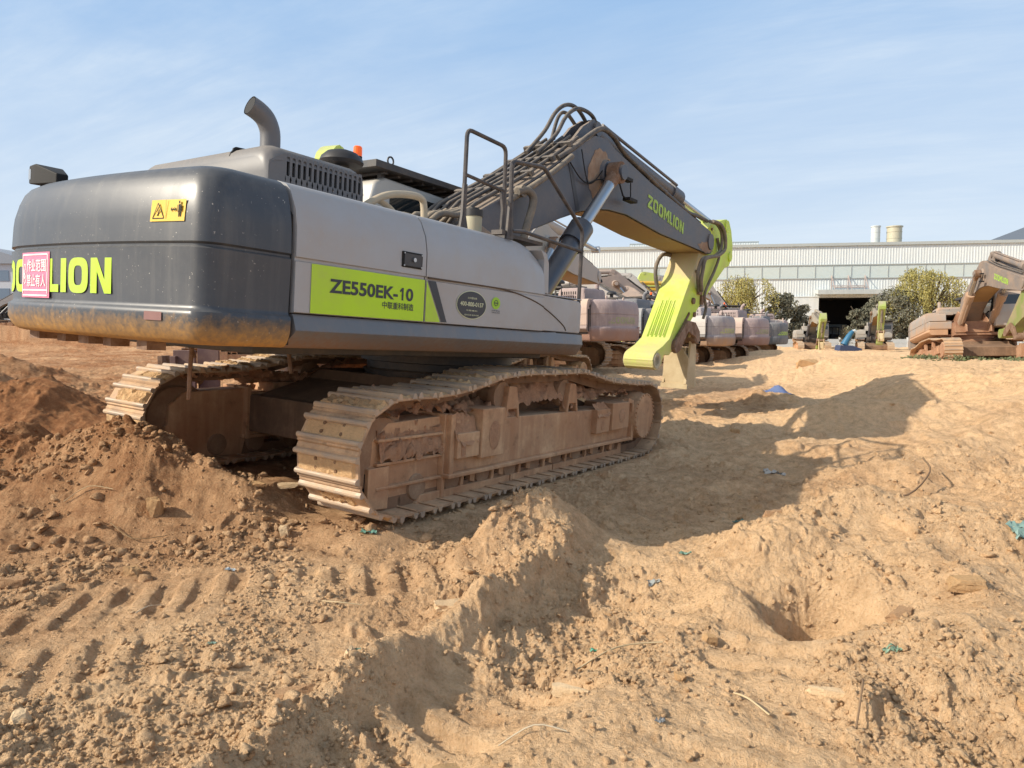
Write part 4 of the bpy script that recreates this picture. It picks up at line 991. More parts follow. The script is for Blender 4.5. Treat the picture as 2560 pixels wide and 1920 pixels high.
G_=[ # cx,cy,height,sx,sy,rot(deg)
 (-3.0,5.62,.66,.80,.50,-8),(-4.35,6.05,.50,.7,.55,0),(-2.05,5.35,.26,.42,.36,0),(-1.75,5.75,.22,.30,.30,0),(-5.6,6.6,.62,1.1,.8,0),(-4.6,4.9,.20,.9,.5,10),(-4.3,4.6,.12,1.1,.6,20),
 (-6.9,10.4,.85,1.0,1.0,0),(-9.2,9.6,.7,1.2,1.0,0),(-4.7,8.7,-.25,.7,.8,0),(-10.5,13.5,.8,1.6,.9,0),(-5.2,11.8,.30,.9,.5,0),(-3.6,10.3,.30,.8,.5,0),(-13.5,18,.9,2.4,1.8,0),(-20,24,.5,3,2,0),
 (.10,4.66,.35,.26,.24,20),(-.12,4.32,.20,.30,.24,35),(.42,4.86,.20,.34,.26,0),
 (1.55,4.36,.20,.36,.24,-15),(2.3,4.62,.36,.50,.30,0),(3.05,4.25,.30,.55,.45,0),(2.9,3.3,.20,.7,.55,0),(2.2,3.9,.14,.6,.5,0),(1.95,2.95,.12,.5,.3,-30),
 (1.60,3.62,-.52,.20,.19,30),(1.27,3.74,.12,.11,.25,30),(1.66,3.25,.06,.2,.12,0),(1.9,3.75,.07,.15,.2,0),(1.75,2.42,-.16,.13,.42,55),(1.45,2.62,.07,.1,.4,55),
 (1.9,6.0,-.10,.9,.6,0),(3.4,8.9,.26,.5,.32,0),(6.0,11.7,.34,1.3,.45,-10),(4.1,6.7,.30,.8,.38,10),(6.1,8.4,.42,1.4,.7,0),(5.0,5.6,.35,1.0,.6,0),
 (2.7,10.7,.22,.6,.35,0),(3.6,9.8,.10,.4,.3,0),(8.5,20.5,.22,1.6,.4,20),(6.8,17.5,.25,1.0,.35,20),(5.2,14.8,.2,.8,.35,10),(4.2,21,.15,1.5,.5,0),(11,33,.3,3,.7,0),(16,41,.3,4,1.0,0),(8,27,.12,2,.6,0),
 (0.3,25.5,.28,5,3,0)]
def H(x,y,detail=True):
    x=np.asarray(x,float);y=np.asarray(y,float)
    wx=x+.12*fbm(x,y,1.1,3,31);wy=y+.12*fbm(x,y,1.1,3,41)
    D=np.hypot(x,y)
    z=.02*np.ones_like(x)
    for cx,cy,h,sx,sy,r in G_:
        c,s=math.cos(R(r)),math.sin(R(r)); u=(wx-cx)*c+(wy-cy)*s;v=-(wx-cx)*s+(wy-cy)*c
        q=(u/sx)**2+(v/sy)**2
        z=z+h*np.exp(-q*.9)*(1 if h<0 else 1)
    # raised bank on the right that carries the rusty machine
    t=np.clip((x-6.3-.12*(y-14))/3.2,0,1); t=t*t*(3-2*t); t2=np.clip((y-7.5)/6,0,1)*np.clip(.45+(25-y)/8,.45,1)*np.clip((60-y)/16,0,1); z=z+.70*t*t2*t2*(3-2*t2)
    # berm pushed up beside the wheel path
    ax,ay,bx,by=.44,4.50,-.90,2.35; L=math.hypot(bx-ax,by-ay); ux,uy=(bx-ax)/L,(by-ay)/L
    u=(wx-ax)*ux+(wy-ay)*uy; v=-(wx-ax)*uy+(wy-ay)*ux
    w=np.clip(u/.3+.5,0,1)*np.clip((L+1-u)/.5,0,1)
    z=z+w*(.15*np.exp(-((v+.02)/.12)**2)*(1+.9*fbm(x,y,3.0,3,33))-.10*np.exp(-((v-.46)/.30)**2)-.03*np.exp(-((v+.30)/.18)**2))
    # cleat prints of a crawler
    PR=np.zeros_like(x)
    for (cx,cy,ang,wd,ln,amp) in ((.16,3.17,38.5,.33,1.2,.024),(-1.55,4.05,74,.32,1.5,.020),(-2.2,3.0,66,.30,1.4,.016),(1.0,2.9,30,.28,.9,.018)):
        c,s=math.cos(R(ang)),math.sin(R(ang)); u=(x-cx)*s+(y-cy)*c; v=(x-cx)*c-(y-cy)*s
        m_=np.clip((wd-np.abs(v))/.06,0,1)*np.clip((ln-np.abs(u))/.3,0,1)*np.clip(.75+fbm(x,y,1.7,2,77)*2.2,0,1)
        z=z+m_*(amp*np.tanh(2.2*np.sin(u*2*math.pi/.20+v*1.2))-.012); PR=np.maximum(PR,m_)
    z=z+.10*fbm(x,y,.55,4,1)*np.clip(D/8,.35,1.6)+.05*fbm(x,y,1.6,4,5)+.11*ridged(x,y,1.1,4,8)*np.clip((x-1.0)/.8,0,1)*np.clip((20-y)/6,0,1)+.10*ridged(x,y,1.3,4,9)*np.clip((-x-1.6)/.8,0,1)*np.clip((y-4.2)/1.2,0,1)*np.clip((30-y)/8,0,1)
    if detail:
        rough=np.clip(.55+1.7*fbm(x,y,.8,3,91)+.5*np.exp(-(((x+2.8)/2.0)**2+((y-5.4)/1.2)**2))+.35*np.exp(-(((x+.2)/.9)**2+((y-2.6)/.9)**2))+.1*fbm(x,y,3,2,95),.38,1.3)
        rough=rough*(1-.72*PR); fade=np.clip(1.6-D/16,.25,1)
        z=z+rough*(.030*ridged(x,y,3.2,4,11)+.012*ridged(x,y,11,3,15))
        z=z+rough*.010*fbm(x,y,30,3,19)+rough*.010*ridged(x,y,22,2,29)
        thr=np.clip(rough*np.clip(.55+2.6*fbm(x,y,1.25,3,97),.30,1.6),.08,1.25)
        z=z+clods(x,y,.42,100,.30,thr=thr,flat=.40)*.8+clods(x,y,.17,120,.50,thr=thr,flat=.5)
        n=(D<22)
        if n.any(): z[n]+=clods(x[n],y[n],.075,140,.62,thr=thr[n],flat=.6)*fade[n]*np.clip((22-D[n])/4,0,1)
        n=(D<9)
        if n.any():
            xn=x[n];yn=y[n]; z[n]+=clods(xn,yn,.034,160,.85,thr=thr[n]*1.3,flat=.75)*np.clip(9-D[n],0,1)
        n=(D<5.2)
        if n.any(): z[n]+=clods(x[n],y[n],.019,170,.9,thr=thr[n]*1.5,flat=.8)*np.clip(5.2-D[n],0,1)
    # flatten under the crawler tracks
    P=np.stack([x-ORG.x,y-ORG.y],-1); hx,hy=TILT[0][0],TILT[1][0]; lx,ly=TILT[0][1],TILT[1][1]
    a=P[...,0]*hx+P[...,1]*hy; b=P[...,0]*lx+P[...,1]*ly
    pl=ORG.z-.0353*a+.0466*b
    w=np.clip((2.98-np.abs(a))/.30,0,1)*np.clip((1.90-np.abs(b))/.30,0,1); w=w*w*(3-2*w)
    rest=np.clip(z-pl,-.1,.06)
    inner=np.clip((.95-np.abs(b))/.2,0,1)
    z=z*(1-w)+w*(pl-.012+rest*.25+inner*np.clip(z-pl,-.05,.22)*.8)
    return z
def tint(x,y,z):
    t=.02+1.15*np.exp(-(((x+4.6)/3.3)**2+((y-7.2)/3.0)**2))+.25*np.exp(-(((x-1.8)/1.5)**2+((y-6.2)/1.2)**2))
    t+=.75*np.clip((-x-2)/4,0,1)*np.clip((y-6)/4,0,1)
    t+=.45*np.exp(-(((x-5.0)/5)**2+((y-17)/4.0)**2))*np.clip(.5+2*fbm(x,y,.35,3,7),0,1)
    t-=.35*np.clip((y-9)/8,0,1)*np.clip((x-5)/4,0,1)
    t+=.35*fbm(x,y,.5,4,21)+.25*fbm(x,y,2.6,4,23)
    return np.clip(t,0,1)
def grid_mesh(name,X,Y,Z,mat,parent=None,tn=None,sm=True):
    ny,nx=X.shape; me=bpy.data.meshes.new(name)
    co=np.stack([X,Y,Z],-1).reshape(-1,3).astype(np.float32)
    i=np.arange(nx*ny).reshape(ny,nx); q=np.stack([i[:-1,:-1],i[:-1,1:],i[1:,1:],i[1:,:-1]],-1).reshape(-1,4)
    me.vertices.add(len(co)); me.vertices.foreach_set('co',co.ravel())
    me.loops.add(q.size); me.loops.foreach_set('vertex_index',q.ravel().astype(np.int32))
    me.polygons.add(len(q)); me.polygons.foreach_set('loop_start',np.arange(0,q.size,4,dtype=np.int32))
    me.update(calc_edges=True); me.polygons.foreach_set('use_smooth',np.full(len(q),sm))
    if tn is not None:
        at=me.attributes.new('tint','FLOAT','POINT'); at.data.foreach_set('value',tn.ravel().astype(np.float32))
    me.materials.append(mat); o=bpy.data.objects.new(name,me); COL.objects.link(o); return o

def ground_material():
    m,nt,b=newmat('dry_earth'); tc=nt.nodes.new('ShaderNodeTexCoord'); co=tc.outputs['Object']
    at=nt.nodes.new('ShaderNodeAttribute'); at.attribute_name='tint'; t=at.outputs['Fac']
    n1=noise(nt,co,1.3,6,.6); n2=noise(nt,co,9,6,.65); n3=noise(nt,co,60,5,.7); n4=noise(nt,co,260,3,.6)
    a=mix(nt,ramp(nt,n2,.35,.68),(.90,.60,.345),(.66,.425,.235))
    a=mix(nt,ramp(nt,n3,.45,.72,0,.6),a,(.95,.71,.46))
    d=mix(nt,ramp(nt,n2,.35,.65),(.42,.190,.080),(.27,.115,.050))
    d=mix(nt,ramp(nt,n3,.5,.75,0,.5),d,(.42,.26,.14))
    f=math_(nt,'ADD',t,math_(nt,'MULTIPLY',math_(nt,'SUBTRACT',n2,.5),.6),True)
    c=mix(nt,f,a,d)
    c=mix(nt,ramp(nt,n4,.60,.75,0,.35),c,(.96,.76,.52))
    c=mix(nt,ramp(nt,n3,.27,.42,.62,0),c,(.22,.125,.075))  # crevice shade put into the colour: darker in the bump hollows
    nt.links.new(c,b.inputs['Base Color']); b.inputs['Roughness'].default_value=1; b.inputs['Specular IOR Level'].default_value=.12
    h=math_(nt,'ADD',math_(nt,'MULTIPLY',n3,1.0),math_(nt,'MULTIPLY',n4,.45)); bump(nt,math_(nt,'ADD',h,math_(nt,'MULTIPLY',n2,1.2)),1.0,.028,b)
    return m
EARTH=ground_material()
def make_ground():
    A=np.linspace(-.98,.98,1250)
    rows=np.concatenate([np.geomspace(1.75,17,1100),np.geomspace(17,60,170)[1:],np.geomspace(60,700,40)[1:]])
    T,Yr=np.meshgrid(np.tan(A*.86),rows)
    X=T*(Yr+.9); Y=Yr-0.0
    Z=H(X,Y); D=np.hypot(X,Y)
    far=np.clip((D-110)/60,0,1); Z=Z*(1-far)
    # bank of spoil far to the left
    Z+=2.6*np.exp(-(((X+50)/20)**2+((Y-66)/7)**2))
    return grid_mesh('ground',X,Y,Z,EARTH,tn=tint(X,Y,Z))
ground=make_ground(); ground['kind']='structure'; ground['label']='churned dry tan and reddish-brown earth of the yard'
# the same earth continues behind the camera and to the sides, so the sheet has no visible edge from a step away
Xb,Yb=np.meshgrid(np.linspace(-90,90,601),np.linspace(-30,90,401))
def wrap_ground():
    Zb=H(Xb,Yb,False)-.02-.55*np.clip((1.10*(Yb+.9)-np.abs(Xb)+.35)/.5,0,1)*np.clip((Yb-2.0)/.6,0,1)
    o=grid_mesh('ground',Xb,Yb,Zb,EARTH,tn=tint(Xb,Yb,Zb)); o['kind']='structure'
wrap_ground()
def gz(x,y): return float(H(np.array([x]),np.array([y]))[0])
def gsm(x,y): return float(H(np.array([x]),np.array([y]),False)[0])

# loose clods and grit: nobody could count them
def ico():
    bm=bmesh.new(); bmesh.ops.create_icosphere(bm,subdivisions=1,radius=1); v=np.array([x.co[:] for x in bm.verts]); f=np.array([[q.index for q in p.verts] for p in bm.faces]); bm.free()
    bm=bmesh.new(); bmesh.ops.create_icosphere(bm,subdivisions=2,radius=1); v2=np.array([x.co[:] for x in bm.verts]); f2=np.array([[q.index for q in p.verts] for p in bm.faces]); bm.free()
    return v,f,v2,f2
I1,F1,I2,F2=ico()
def scatter(n,seed,rng,region,smin,smax,name,power=3.0,flat=(.45,.9)):
    rs=np.random.RandomState(seed); vs=[];fs=[];tt=[];b=0
    x,y=region(rs,n*3); keep=rs.rand(len(x))<np.clip(.30+2.4*fbm(x,y,1.25,3,97)+.6*fbm(x,y,4,2,98),.04,1); x=x[keep][:n];y=y[keep][:n]
    z=H(x,y); s=smin*(smax/smin)**(rs.rand(len(x))**power)
    for i in range(len(x)):
        V=(I1 if s[i]<.022 else I2); F=(F1 if s[i]<.022 else F2)
        k=rs.rand(3)*6; P=V*(1+.28*np.sin(V[:,[1,2,0]]*2.3+k)).mean(1,keepdims=True)*np.array([1,.6+.4*rs.rand(),flat[0]+(flat[1]-flat[0])*rs.rand()])
        P=P+rs.normal(0,.12,P.shape)
        # chop flat facets
        for _ in range(5):
            nr=rs.normal(size=3); nr/=np.linalg.norm(nr); dd=P@nr-.42; P=P-np.outer(np.maximum(dd,0),nr)
        a=rs.rand()*6.28; c,s_=math.cos(a),math.sin(a); P=P@np.array([[c,s_,0],[-s_,c,0],[0,0,1]])
        vs.append(P*s[i]+[x[i],y[i],z[i]+s[i]*.22]); fs.append(F+b); b+=len(V)
    co=np.concatenate(vs).astype(np.float32); q=np.concatenate(fs)
    me=bpy.data.meshes.new(name); me.vertices.add(len(co)); me.vertices.foreach_set('co',co.ravel()); me.loops.add(q.size); me.loops.foreach_set('vertex_index',q.ravel().astype(np.int32)); me.polygons.add(len(q)); me.polygons.foreach_set('loop_start',np.arange(0,q.size,3,dtype=np.int32)); me.update(calc_edges=True)
    at=me.attributes.new('tint','FLOAT','POINT'); at.data.foreach_set('value',np.clip(tint(co[:,0],co[:,1],co[:,2])*.8-.12,0,1).astype(np.float32))
    me.materials.append(EARTH); o=bpy.data.objects.new(name,me); COL.objects.link(o)
    tag(o,None,None,None,'stuff'); return o
def fan(y0,y1,a0=-.80,a1=.80,p=1.0):
    def f(rs,n):
        y=y0*(y1/y0)**(rs.rand(n)**p); t=a0+(a1-a0)*rs.rand(n); return t*(y+.5),y
    return f
o=scatter(22000,1,None,fan(2.1,8.0),.0045,.024,'loose_clods',2.6); o['label']='loose crumbs and small clods of dry earth scattered over the foreground'; o['category']='loose earth'
o=scatter(1100,2,None,fan(2.1,14),.014,.042,'broken_clods',2.6); o['label']='bigger broken lumps of dry earth lying across the churned yard'; o['category']='loose earth'
o=scatter(1800,3,None,lambda rs,n:(rs.normal(-2.9,1.3,n),rs.normal(5.2,.6,n)),.010,.060,'mound_clods',3); o['label']='stony clods covering the reddish mound behind the left track'; o['category']='loose earth'

def rock(name,label,x,y,s,dims,seed,mat,rot=0,tilt=0,cat='rock',group=None,sink=.2):
    """a broken lump: a box cut by random planes, then roughened"""
    rs=np.random.RandomState(seed+40); bm=bmesh.new(); bmesh.ops.create_cube(bm,size=2)
    for v in bm.verts: v.co+=Vector(rs.normal(0,.16,3))
    for _ in range(7):
        n=Vector(rs.normal(size=3)).normalized()
        r=bmesh.ops.bisect_plane(bm,geom=bm.verts[:]+bm.edges[:]+bm.faces[:],plane_co=n*(.80+.35*rs.rand()),plane_no=n,clear_outer=True)
        ed=[e for e in r['geom_cut'] if isinstance(e,bmesh.types.BMEdge)]
        if ed: bmesh.ops.edgenet_fill(bm,edges=ed)
    bmesh.ops.triangulate(bm,faces=bm.faces); bmesh.ops.subdivide_edges(bm,edges=bm.edges,cuts=5,use_grid_fill=True); bmesh.ops.triangulate(bm,faces=bm.faces)
    for v in bm.verts:
        c=v.co*1.9+Vector((seed*3.1,0,0)); d=v.co.normalized()
        v.co+=d*(mnoise.fractal(c,.8,2.2,5)*.13+mnoise.fractal(c*5,.8,2.2,3)*.05)
        v.co=Vector((v.co.x*dims[0],v.co.y*dims[1],v.co.z*dims[2]))*s*.72
    me=bpy.data.meshes.new(name); bm.to_mesh(me); bm.free(); me.materials.append(mat); me.polygons.foreach_set('use_smooth',[True]*len(me.polygons)); me.set_sharp_from_angle(angle=R(24))
    o=bpy.data.objects.new(name,me); COL.objects.link(o); o.location=(x,y,gsm(x,y)+s*dims[2]*(.6-sink)); o.rotation_euler=(R(tilt),R(tilt*.5),R(rot)); tag(o,label,cat,group); return o
STONE=mud('pale_stone',(.70,.52,.33),(.54,.38,.22),scale=2,bs=.6); TANST=mud('tan_clod',(.64,.41,.21),(.48,.29,.15),scale=2,bs=.9); DKST=mud('brown_clod',(.56,.35,.20),(.40,.24,.13),scale=2,bs=.9)
rocks=[
 ('flat pale earth slab tilted on the churned rut below the mound peak',-.30,3.72,.13,(1.3,.62,.34),1,STONE,28,12),
 ('thin angular board-like chip standing on edge in the foreground rut',-.68,2.92,.085,(.45,1.3,.7),2,STONE,38,25),
 ('long white-tan stone lying on the smooth foreground earth',.25,2.90,.085,(1.5,.5,.42),3,STONE,-18,0),
 ('broken cylinder-shaped clod half buried in the foreground rut',-.92,2.93,.10,(1.4,.55,.5),4,DKST,20,0),
 ('grey angular stone at the lower left edge of the yard',-1.86,2.60,.06,(1,1,.9),5,STONE,10,20),
 ('round tan stone in front of the small hole on the right',.95,3.35,.05,(1,.9,.9),6,TANST,0,0),
 ('brown block of earth at the shadow edge right of the machine',1.72,4.62,.12,(1.2,.7,.6),7,DKST,20,0),
 ('rounded buried boulder right of the hole',1.92,3.42,.12,(1.2,.6,.4),8,DKST,30,0),
 ('second rounded boulder with a shadowed right side beyond the hole',2.25,3.45,.13,(1.1,.8,.42),9,TANST,-20,0),
 ('large tan boulder on the low ridge of the far track path',8.75,21.1,.42,(1.2,.8,.7),10,TANST,0,10),
 ('upright pale stone standing on the left mound crest',-2.55,5.05,.11,(.7,.7,1.3),11,TANST,0,5),
 ('round cream pebble on the slope of the left mound',-1.62,5.0,.06,(.9,.9,1.2),12,STONE,0,0),
 ('thin layered clod plate on top of the mound beside the right track',-1.80,5.55,.13,(1.5,.7,.22),13,STONE,10,5),
 ('lower layered clod plate on the mound beside the right track',-1.95,5.35,.11,(1.5,.6,.2),14,TANST,-12,5),
 ('chunky tan rock pile stone at the bottom edge of the picture',-.46,2.36,.09,(1.1,.9,.7),15,TANST,0,0),
 ('wedge-shaped clod at the bottom centre edge with a flat top',-.25,2.28,.10,(1.3,.8,.6),16,TANST,30,10),
 ('tan stone protruding at the foot of the left mound',-2.35,4.35,.075,(1,.9,.8),17,TANST,0,0),
 ('dark broken clod at the far left of the mound foot',-2.95,4.15,.09,(1.2,.8,.7),18,DKST,0,0),
 ('pale sliver of stone on the flat ground at lower right',1.30,2.72,.10,(1.6,.4,.3),19,STONE,-30,0),
 ('elongated smooth stone in the shadowed rut at lower right',1.95,2.55,.12,(.6,1.3,.5),20,TANST,25,0),
 ('small squarish tan clod left of the hole',.72,2.95,.035,(1,1,.9),21,TANST,0,0),
 ('orange-brown clod on the lit patch beyond the front sprocket',3.2,10.2,.10,(1.2,.8,.7),22,TANST,0,0),
]
for i,(lb,x,y,s,dm,sd,mt,rt,tl) in enumerate(rocks): rock('rock',lb,x,y,s*.82,dm,sd,mt,rt,tl,group='stones and clods lying on the yard')

# litter, sticks, straw
def scrap(name,label,cat,x,y,size,col,seed,lift=.006,group='scraps of green and grey netting on the earth'):
    rs=np.random.RandomState(seed); n=9; mb=MB(); vs=[]
    for i in range(n):
        for j in range(n):
            u=(i/(n-1)-.5)*size[0]*.7*(1+.35*rs.randn()*.4);v=(j/(n-1)-.5)*size[1]*.7*(1+.35*rs.randn()*.4)
            vs.append((x+u,y+v,lift+abs(rs.randn())*size[0]*.07))
    hz=H(np.array([q[0] for q in vs]),np.array([q[1] for q in vs])); vs=[(q[0],q[1],q[2]+h_) for q,h_ in zip(vs,hz)]
    mb.add(vs,[(i*n+j,i*n+j+1,(i+1)*n+j+1,(i+1)*n+j) for i in range(n-1) for j in range(n-1) if rs.rand()>.16])
    o=mb.build(name,plain('scrap_%s'%name+str(seed),col,.6),None,ang=20); tag(o,label,cat,group); return o
GR=(.14,.24,.19)
for i,(lb,x,y,s,c) in enumerate([
 ('torn green netting scrap caught under the rear corner of the right track',-1.02,5.02,(.16,.10),(.16,.34,.27)),
 ('green plastic scrap on the tan ground at the lower left',-1.42,3.28,(.06,.035),GR),
 ('small teal netting scrap near the centre foreground rut',-.72,3.32,(.08,.035),GR),
 ('pale blue-white plastic scrap on the light ground below the left mound',-1.75,4.33,(.08,.04),(.50,.58,.62)),
 ('grey plastic film scrap right of the pointed mound',.85,4.18,(.10,.06),(.42,.44,.42)),
 ('green fibre scrap below the shadow of the machine',1.1,4.45,(.12,.03),(.20,.36,.28)),
 ('teal netting scrap lying in the machine shadow',1.85,5.75,(.10,.06),GR),
 ('pale plastic scrap in the shadow near the sprocket',2.75,7.4,(.30,.12),(.48,.46,.42)),
 ('green netting strip on the shaded flat ground beside the sprocket',2.55,8.3,(.14,.05),GR),
 ('crumpled teal-green netting bag at the right edge of the picture',2.93,4.02,(.20,.14),(.20,.31,.28)),
 ('faint green thread tangle on the right foreground',1.62,2.95,(.10,.04),(.22,.34,.24)),
 ('emerald plastic crumb in the middle foreground',.40,3.42,(.05,.02),(.06,.36,.25)),
 ('dark grey flake on the foreground at the bottom centre',.55,2.55,(.05,.04),(.18,.19,.20))]):
    scrap('plastic_scrap',lb,'litter',x,y,s,c,i)
def cloth():
    mb=MB(); n=16; vs=[];rs=random.Random(4); cx,cy=6.1,16.5
    for i in range(n):
        for j in range(n):
            u=(i/(n-1)-.5);v=(j/(n-1)-.5); h=.26*math.exp(-(u*u+v*v)*7)*(1+.5*math.sin(9*u+4*v))+.05*rs.random()
            x=cx+u*.72;y=cy+v*.6; vs.append((x,y,.07+.6*max(0,h)))
    hz=H(np.array([q[0] for q in vs]),np.array([q[1] for q in vs]),False); vs=[(q[0],q[1],q[2]+h_) for q,h_ in zip(vs,hz)]
    mb.add(vs,[(i*n+j,i*n+j+1,(i+1)*n+j+1,(i+1)*n+j) for i in range(n-1) for j in range(n-1)])
    o=mb.build('crumpled_cloth',plain('denim_cloth',(.12,.17,.33),.8),None,ang=40); tag(o,'crumpled blue cloth dropped on the earth beyond the lime arm','cloth')
cloth()
def stick(label,pts,r,col,cat='stick',name='dry_stick',group='dry twigs and straw on the earth'):
    mb=MB(); mb.tube([(x,y,gz(x,y)+z) for x,y,z in pts],r,6,smooth=4); o=mb.build(name,plain('twig%d'%int(col[0]*100),col,.85),None,ang=60); tag(o,label,cat,group)
DRY=(.55,.42,.25); BR=(.22,.14,.08)
stick('pale straw stalk pointing up the slope at bottom right of centre',[(.98,2.62,.01),(.93,2.72,.03),(.90,2.80,.02)],.004,DRY)
stick('forked dry straw on the smooth ground left of centre',[(-1.05,3.85,.01),(-.95,3.80,.025),(-.82,3.80,.01)],.0035,DRY)
stick('thin white stalk standing in the left foreground',[(-2.0,3.70,.01),(-1.98,3.80,.05),(-1.95,3.92,.01)],.003,(.6,.5,.36))
stick('dark curved root beside the shaded block of earth',[(3.05,6.0,.04),(3.4,6.05,.07),(3.7,6.25,.16),(3.75,6.45,.18)],.008,BR)
stick('short brown twig on the right foreground slope',[(1.25,2.50,.01),(1.33,2.62,.05),(1.36,2.70,.01)],.004,BR)
stick('thin bent twig on the crest of the left mound',[(-3.25,5.1,.02),(-3.1,5.15,.04),(-2.9,5.12,.03)],.0035,DRY)
stick('long root fibre trailing down the left mound',[(-2.8,4.9,.02),(-2.6,4.8,.03),(-2.4,4.85,.02)],.003,(.3,.2,.1))
stick('dry reed lying across the centre rut',[(.3,3.2,.02),(.5,3.3,.03),(.72,3.32,.01)],.004,DRY)
stick('dry pale stem near the bottom edge',[(-.05,2.5,.02),(.08,2.52,.03),(.2,2.5,.01)],.003,(.6,.5,.36))
# ------------------------------------------------------------------ background
def corrugated(name,c1,c2,period,facade=True):
    m,nt,b=newmat(name); tc=nt.nodes.new('ShaderNodeTexCoord'); co=tc.outputs['Object']
    n1=noise(nt,co,.35,5,.6); n2=noise(nt,co,2.0,4,.6,0,(1,1,.08))
    c=mix(nt,ramp(nt,n2,.4,.7,0,.6),c1,c2); c=mix(nt,ramp(nt,n1,.4,.7,0,.3),c,c2)
    nt.links.new(c,b.inputs['Base Color']); b.inputs['Roughness'].default_value=.55; return m
CW=corrugated('white_cladding',(.68,.72,.725),(.56,.60,.60),1); CWD=corrugated('grey_cladding',(.55,.58,.57),(.42,.45,.45),1)
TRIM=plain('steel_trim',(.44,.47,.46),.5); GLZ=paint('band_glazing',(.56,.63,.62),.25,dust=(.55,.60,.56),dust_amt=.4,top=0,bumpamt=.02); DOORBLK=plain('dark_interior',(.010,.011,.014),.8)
FP=Vector((9.4,106.4,0)); FD=Vector((69.6-11.9,97-106,0)).normalized(); FN=Vector((FD.y,-FD.x,0))  # FN faces the yard
def factory():
    root=thing('factory_hall','long white corrugated steel factory hall with a high window band and a dark open doorway','building',FP,Matrix(((FD.x,-FN.x,0),(FD.y,-FN.y,0),(0,0,1))))
    # local: x along facade, y into the building, z up
    L=112
    def wall(name,x0,x1,z0,z1,y,mat,pitch=.36,amp=.016,par=root):
        mb=MB(); n=int((x1-x0)/pitch); P=[]
        for k in range(n):
            a=x0+(x1-x0)*k/n; w=(x1-x0)/n
            P+=[(a,y),(a+w*.32,y),(a+w*.40,y-amp*2),(a+w*.62,y-amp*2),(a+w*.70,y)]
        P.append((x1,y)); m_=len(P)
        mb.add([(p[0],p[1],z0) for p in P]+[(p[0],p[1],z1) for p in P],[(i,i+1,m_+i+1,m_+i) for i in range(m_-1)])
        return mb.build(name,mat,par,ang=20)
    wall('upper_wall',0,L,11.15,14.0,0,CW); wall('lower_wall',0,34.2,0,9.35,0,CW); wall('lower_wall',41.6,L,0,9.35,0,CW); wall('door_head_wall',34.2,41.6,6.6,9.35,0,CW)
    mb=MB(); mb.box2(0,L,-.04,.06,9.35,11.15); band=mb.build('window_band',GLZ,root)
    mu=MB()
    for k in range(int(L/2.4)+1): mu.box2(k*2.4-.05,k*2.4+.05,-.10,-.04,9.35,11.15)
    mu.box2(0,L,-.16,-.03,11.12,11.24); mu.box2(0,L,-.16,-.03,9.26,9.38); mu.build('mullions',TRIM,band)
    r=MB(); r.box2(-.2,L,-.2,30,14.0,14.16); r.box2(-.25,L,-.28,-.19,13.80,14.2); r.build('roof',TRIM,root)
    s=MB(); s.box2(-.1,.0,.05,30,0,14.0); s.box2(-.1,L,29.9,30.0,0,14); s.build('end_wall',CWD,root)
    s=MB(); s.box2(.05,1.0,-.16,-.1,11.9,13.9); s.build('lime_corner_sign',plain('lime_sign',(.38,.70,.04),.5),root)
    # doorway
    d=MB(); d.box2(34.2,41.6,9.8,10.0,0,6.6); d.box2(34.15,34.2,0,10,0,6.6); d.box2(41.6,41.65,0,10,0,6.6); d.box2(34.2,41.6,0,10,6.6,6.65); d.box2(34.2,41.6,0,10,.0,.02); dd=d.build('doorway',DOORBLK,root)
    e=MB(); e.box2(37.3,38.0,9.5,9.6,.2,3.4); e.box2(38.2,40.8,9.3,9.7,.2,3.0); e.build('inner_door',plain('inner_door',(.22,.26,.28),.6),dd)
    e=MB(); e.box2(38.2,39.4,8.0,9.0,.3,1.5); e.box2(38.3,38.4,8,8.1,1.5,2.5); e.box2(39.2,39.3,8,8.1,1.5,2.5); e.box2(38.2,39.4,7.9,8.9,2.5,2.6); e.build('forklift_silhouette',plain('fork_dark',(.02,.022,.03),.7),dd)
    e=MB(); e.box2(30.9,34.15,-.35,-.12,0,6.7); e.box2(30.7,34.2,-.42,-.1,6.7,6.82); e.build('sliding_door_leaf',CW,root)
    e=MB(); e.prism([(-2.0,7.0),(-.12,7.25),(-.12,7.75),(-2.05,7.62)],33.6,42.2,'x'); e.build('canopy',CWD,root,bevel=.02)
    e=MB()
    for x in (35.8,38.0,40.2):
        e.tube([(x,-.2,9.7),(x,-.2,7.7)],.06,6); e.tube([(x,-.2,9.7),(x,-2.0,7.7)],.05,6)
    e.box2(35.8,40.2,-1.9,-1.8,7.9,8.0); e.box2(35.8,40.2,-.3,-.2,8.2,8.3); e.build('canopy_bracket',plain('pink_steel',(.45,.36,.33),.6),root)
    for (x,rr,h,mt,nm) in ((42.4,.60,16.9,CWD,'slim galvanised roof vent stack'),(44.9,.98,16.8,plain('cream_duct',(.52,.48,.36),.5),'wide cream roof duct')):
        e=MB(); e.cyl((x,3,14.0),(x,3,h-.15),rr,seg=24); e.cyl((x,3,h-.2),(x,3,h-.05),rr*1.12,seg=24); 
        for z in (15.0,15.9): e.cyl((x,3,z),(x,3,z+.08),rr*1.04,seg=24)
        o=e.build('roof_vent',mt,root,label=nm)
    wall('clerestory_wall',8.0,27,14.16,15.3,6.0,CW); e=MB(); e.box2(7.9,27,5.9,16,15.3,15.4); e.box2(7.9,8,6,16,14.1,15.3); e.build('clerestory_roof',TRIM,root)
    return root
factory()
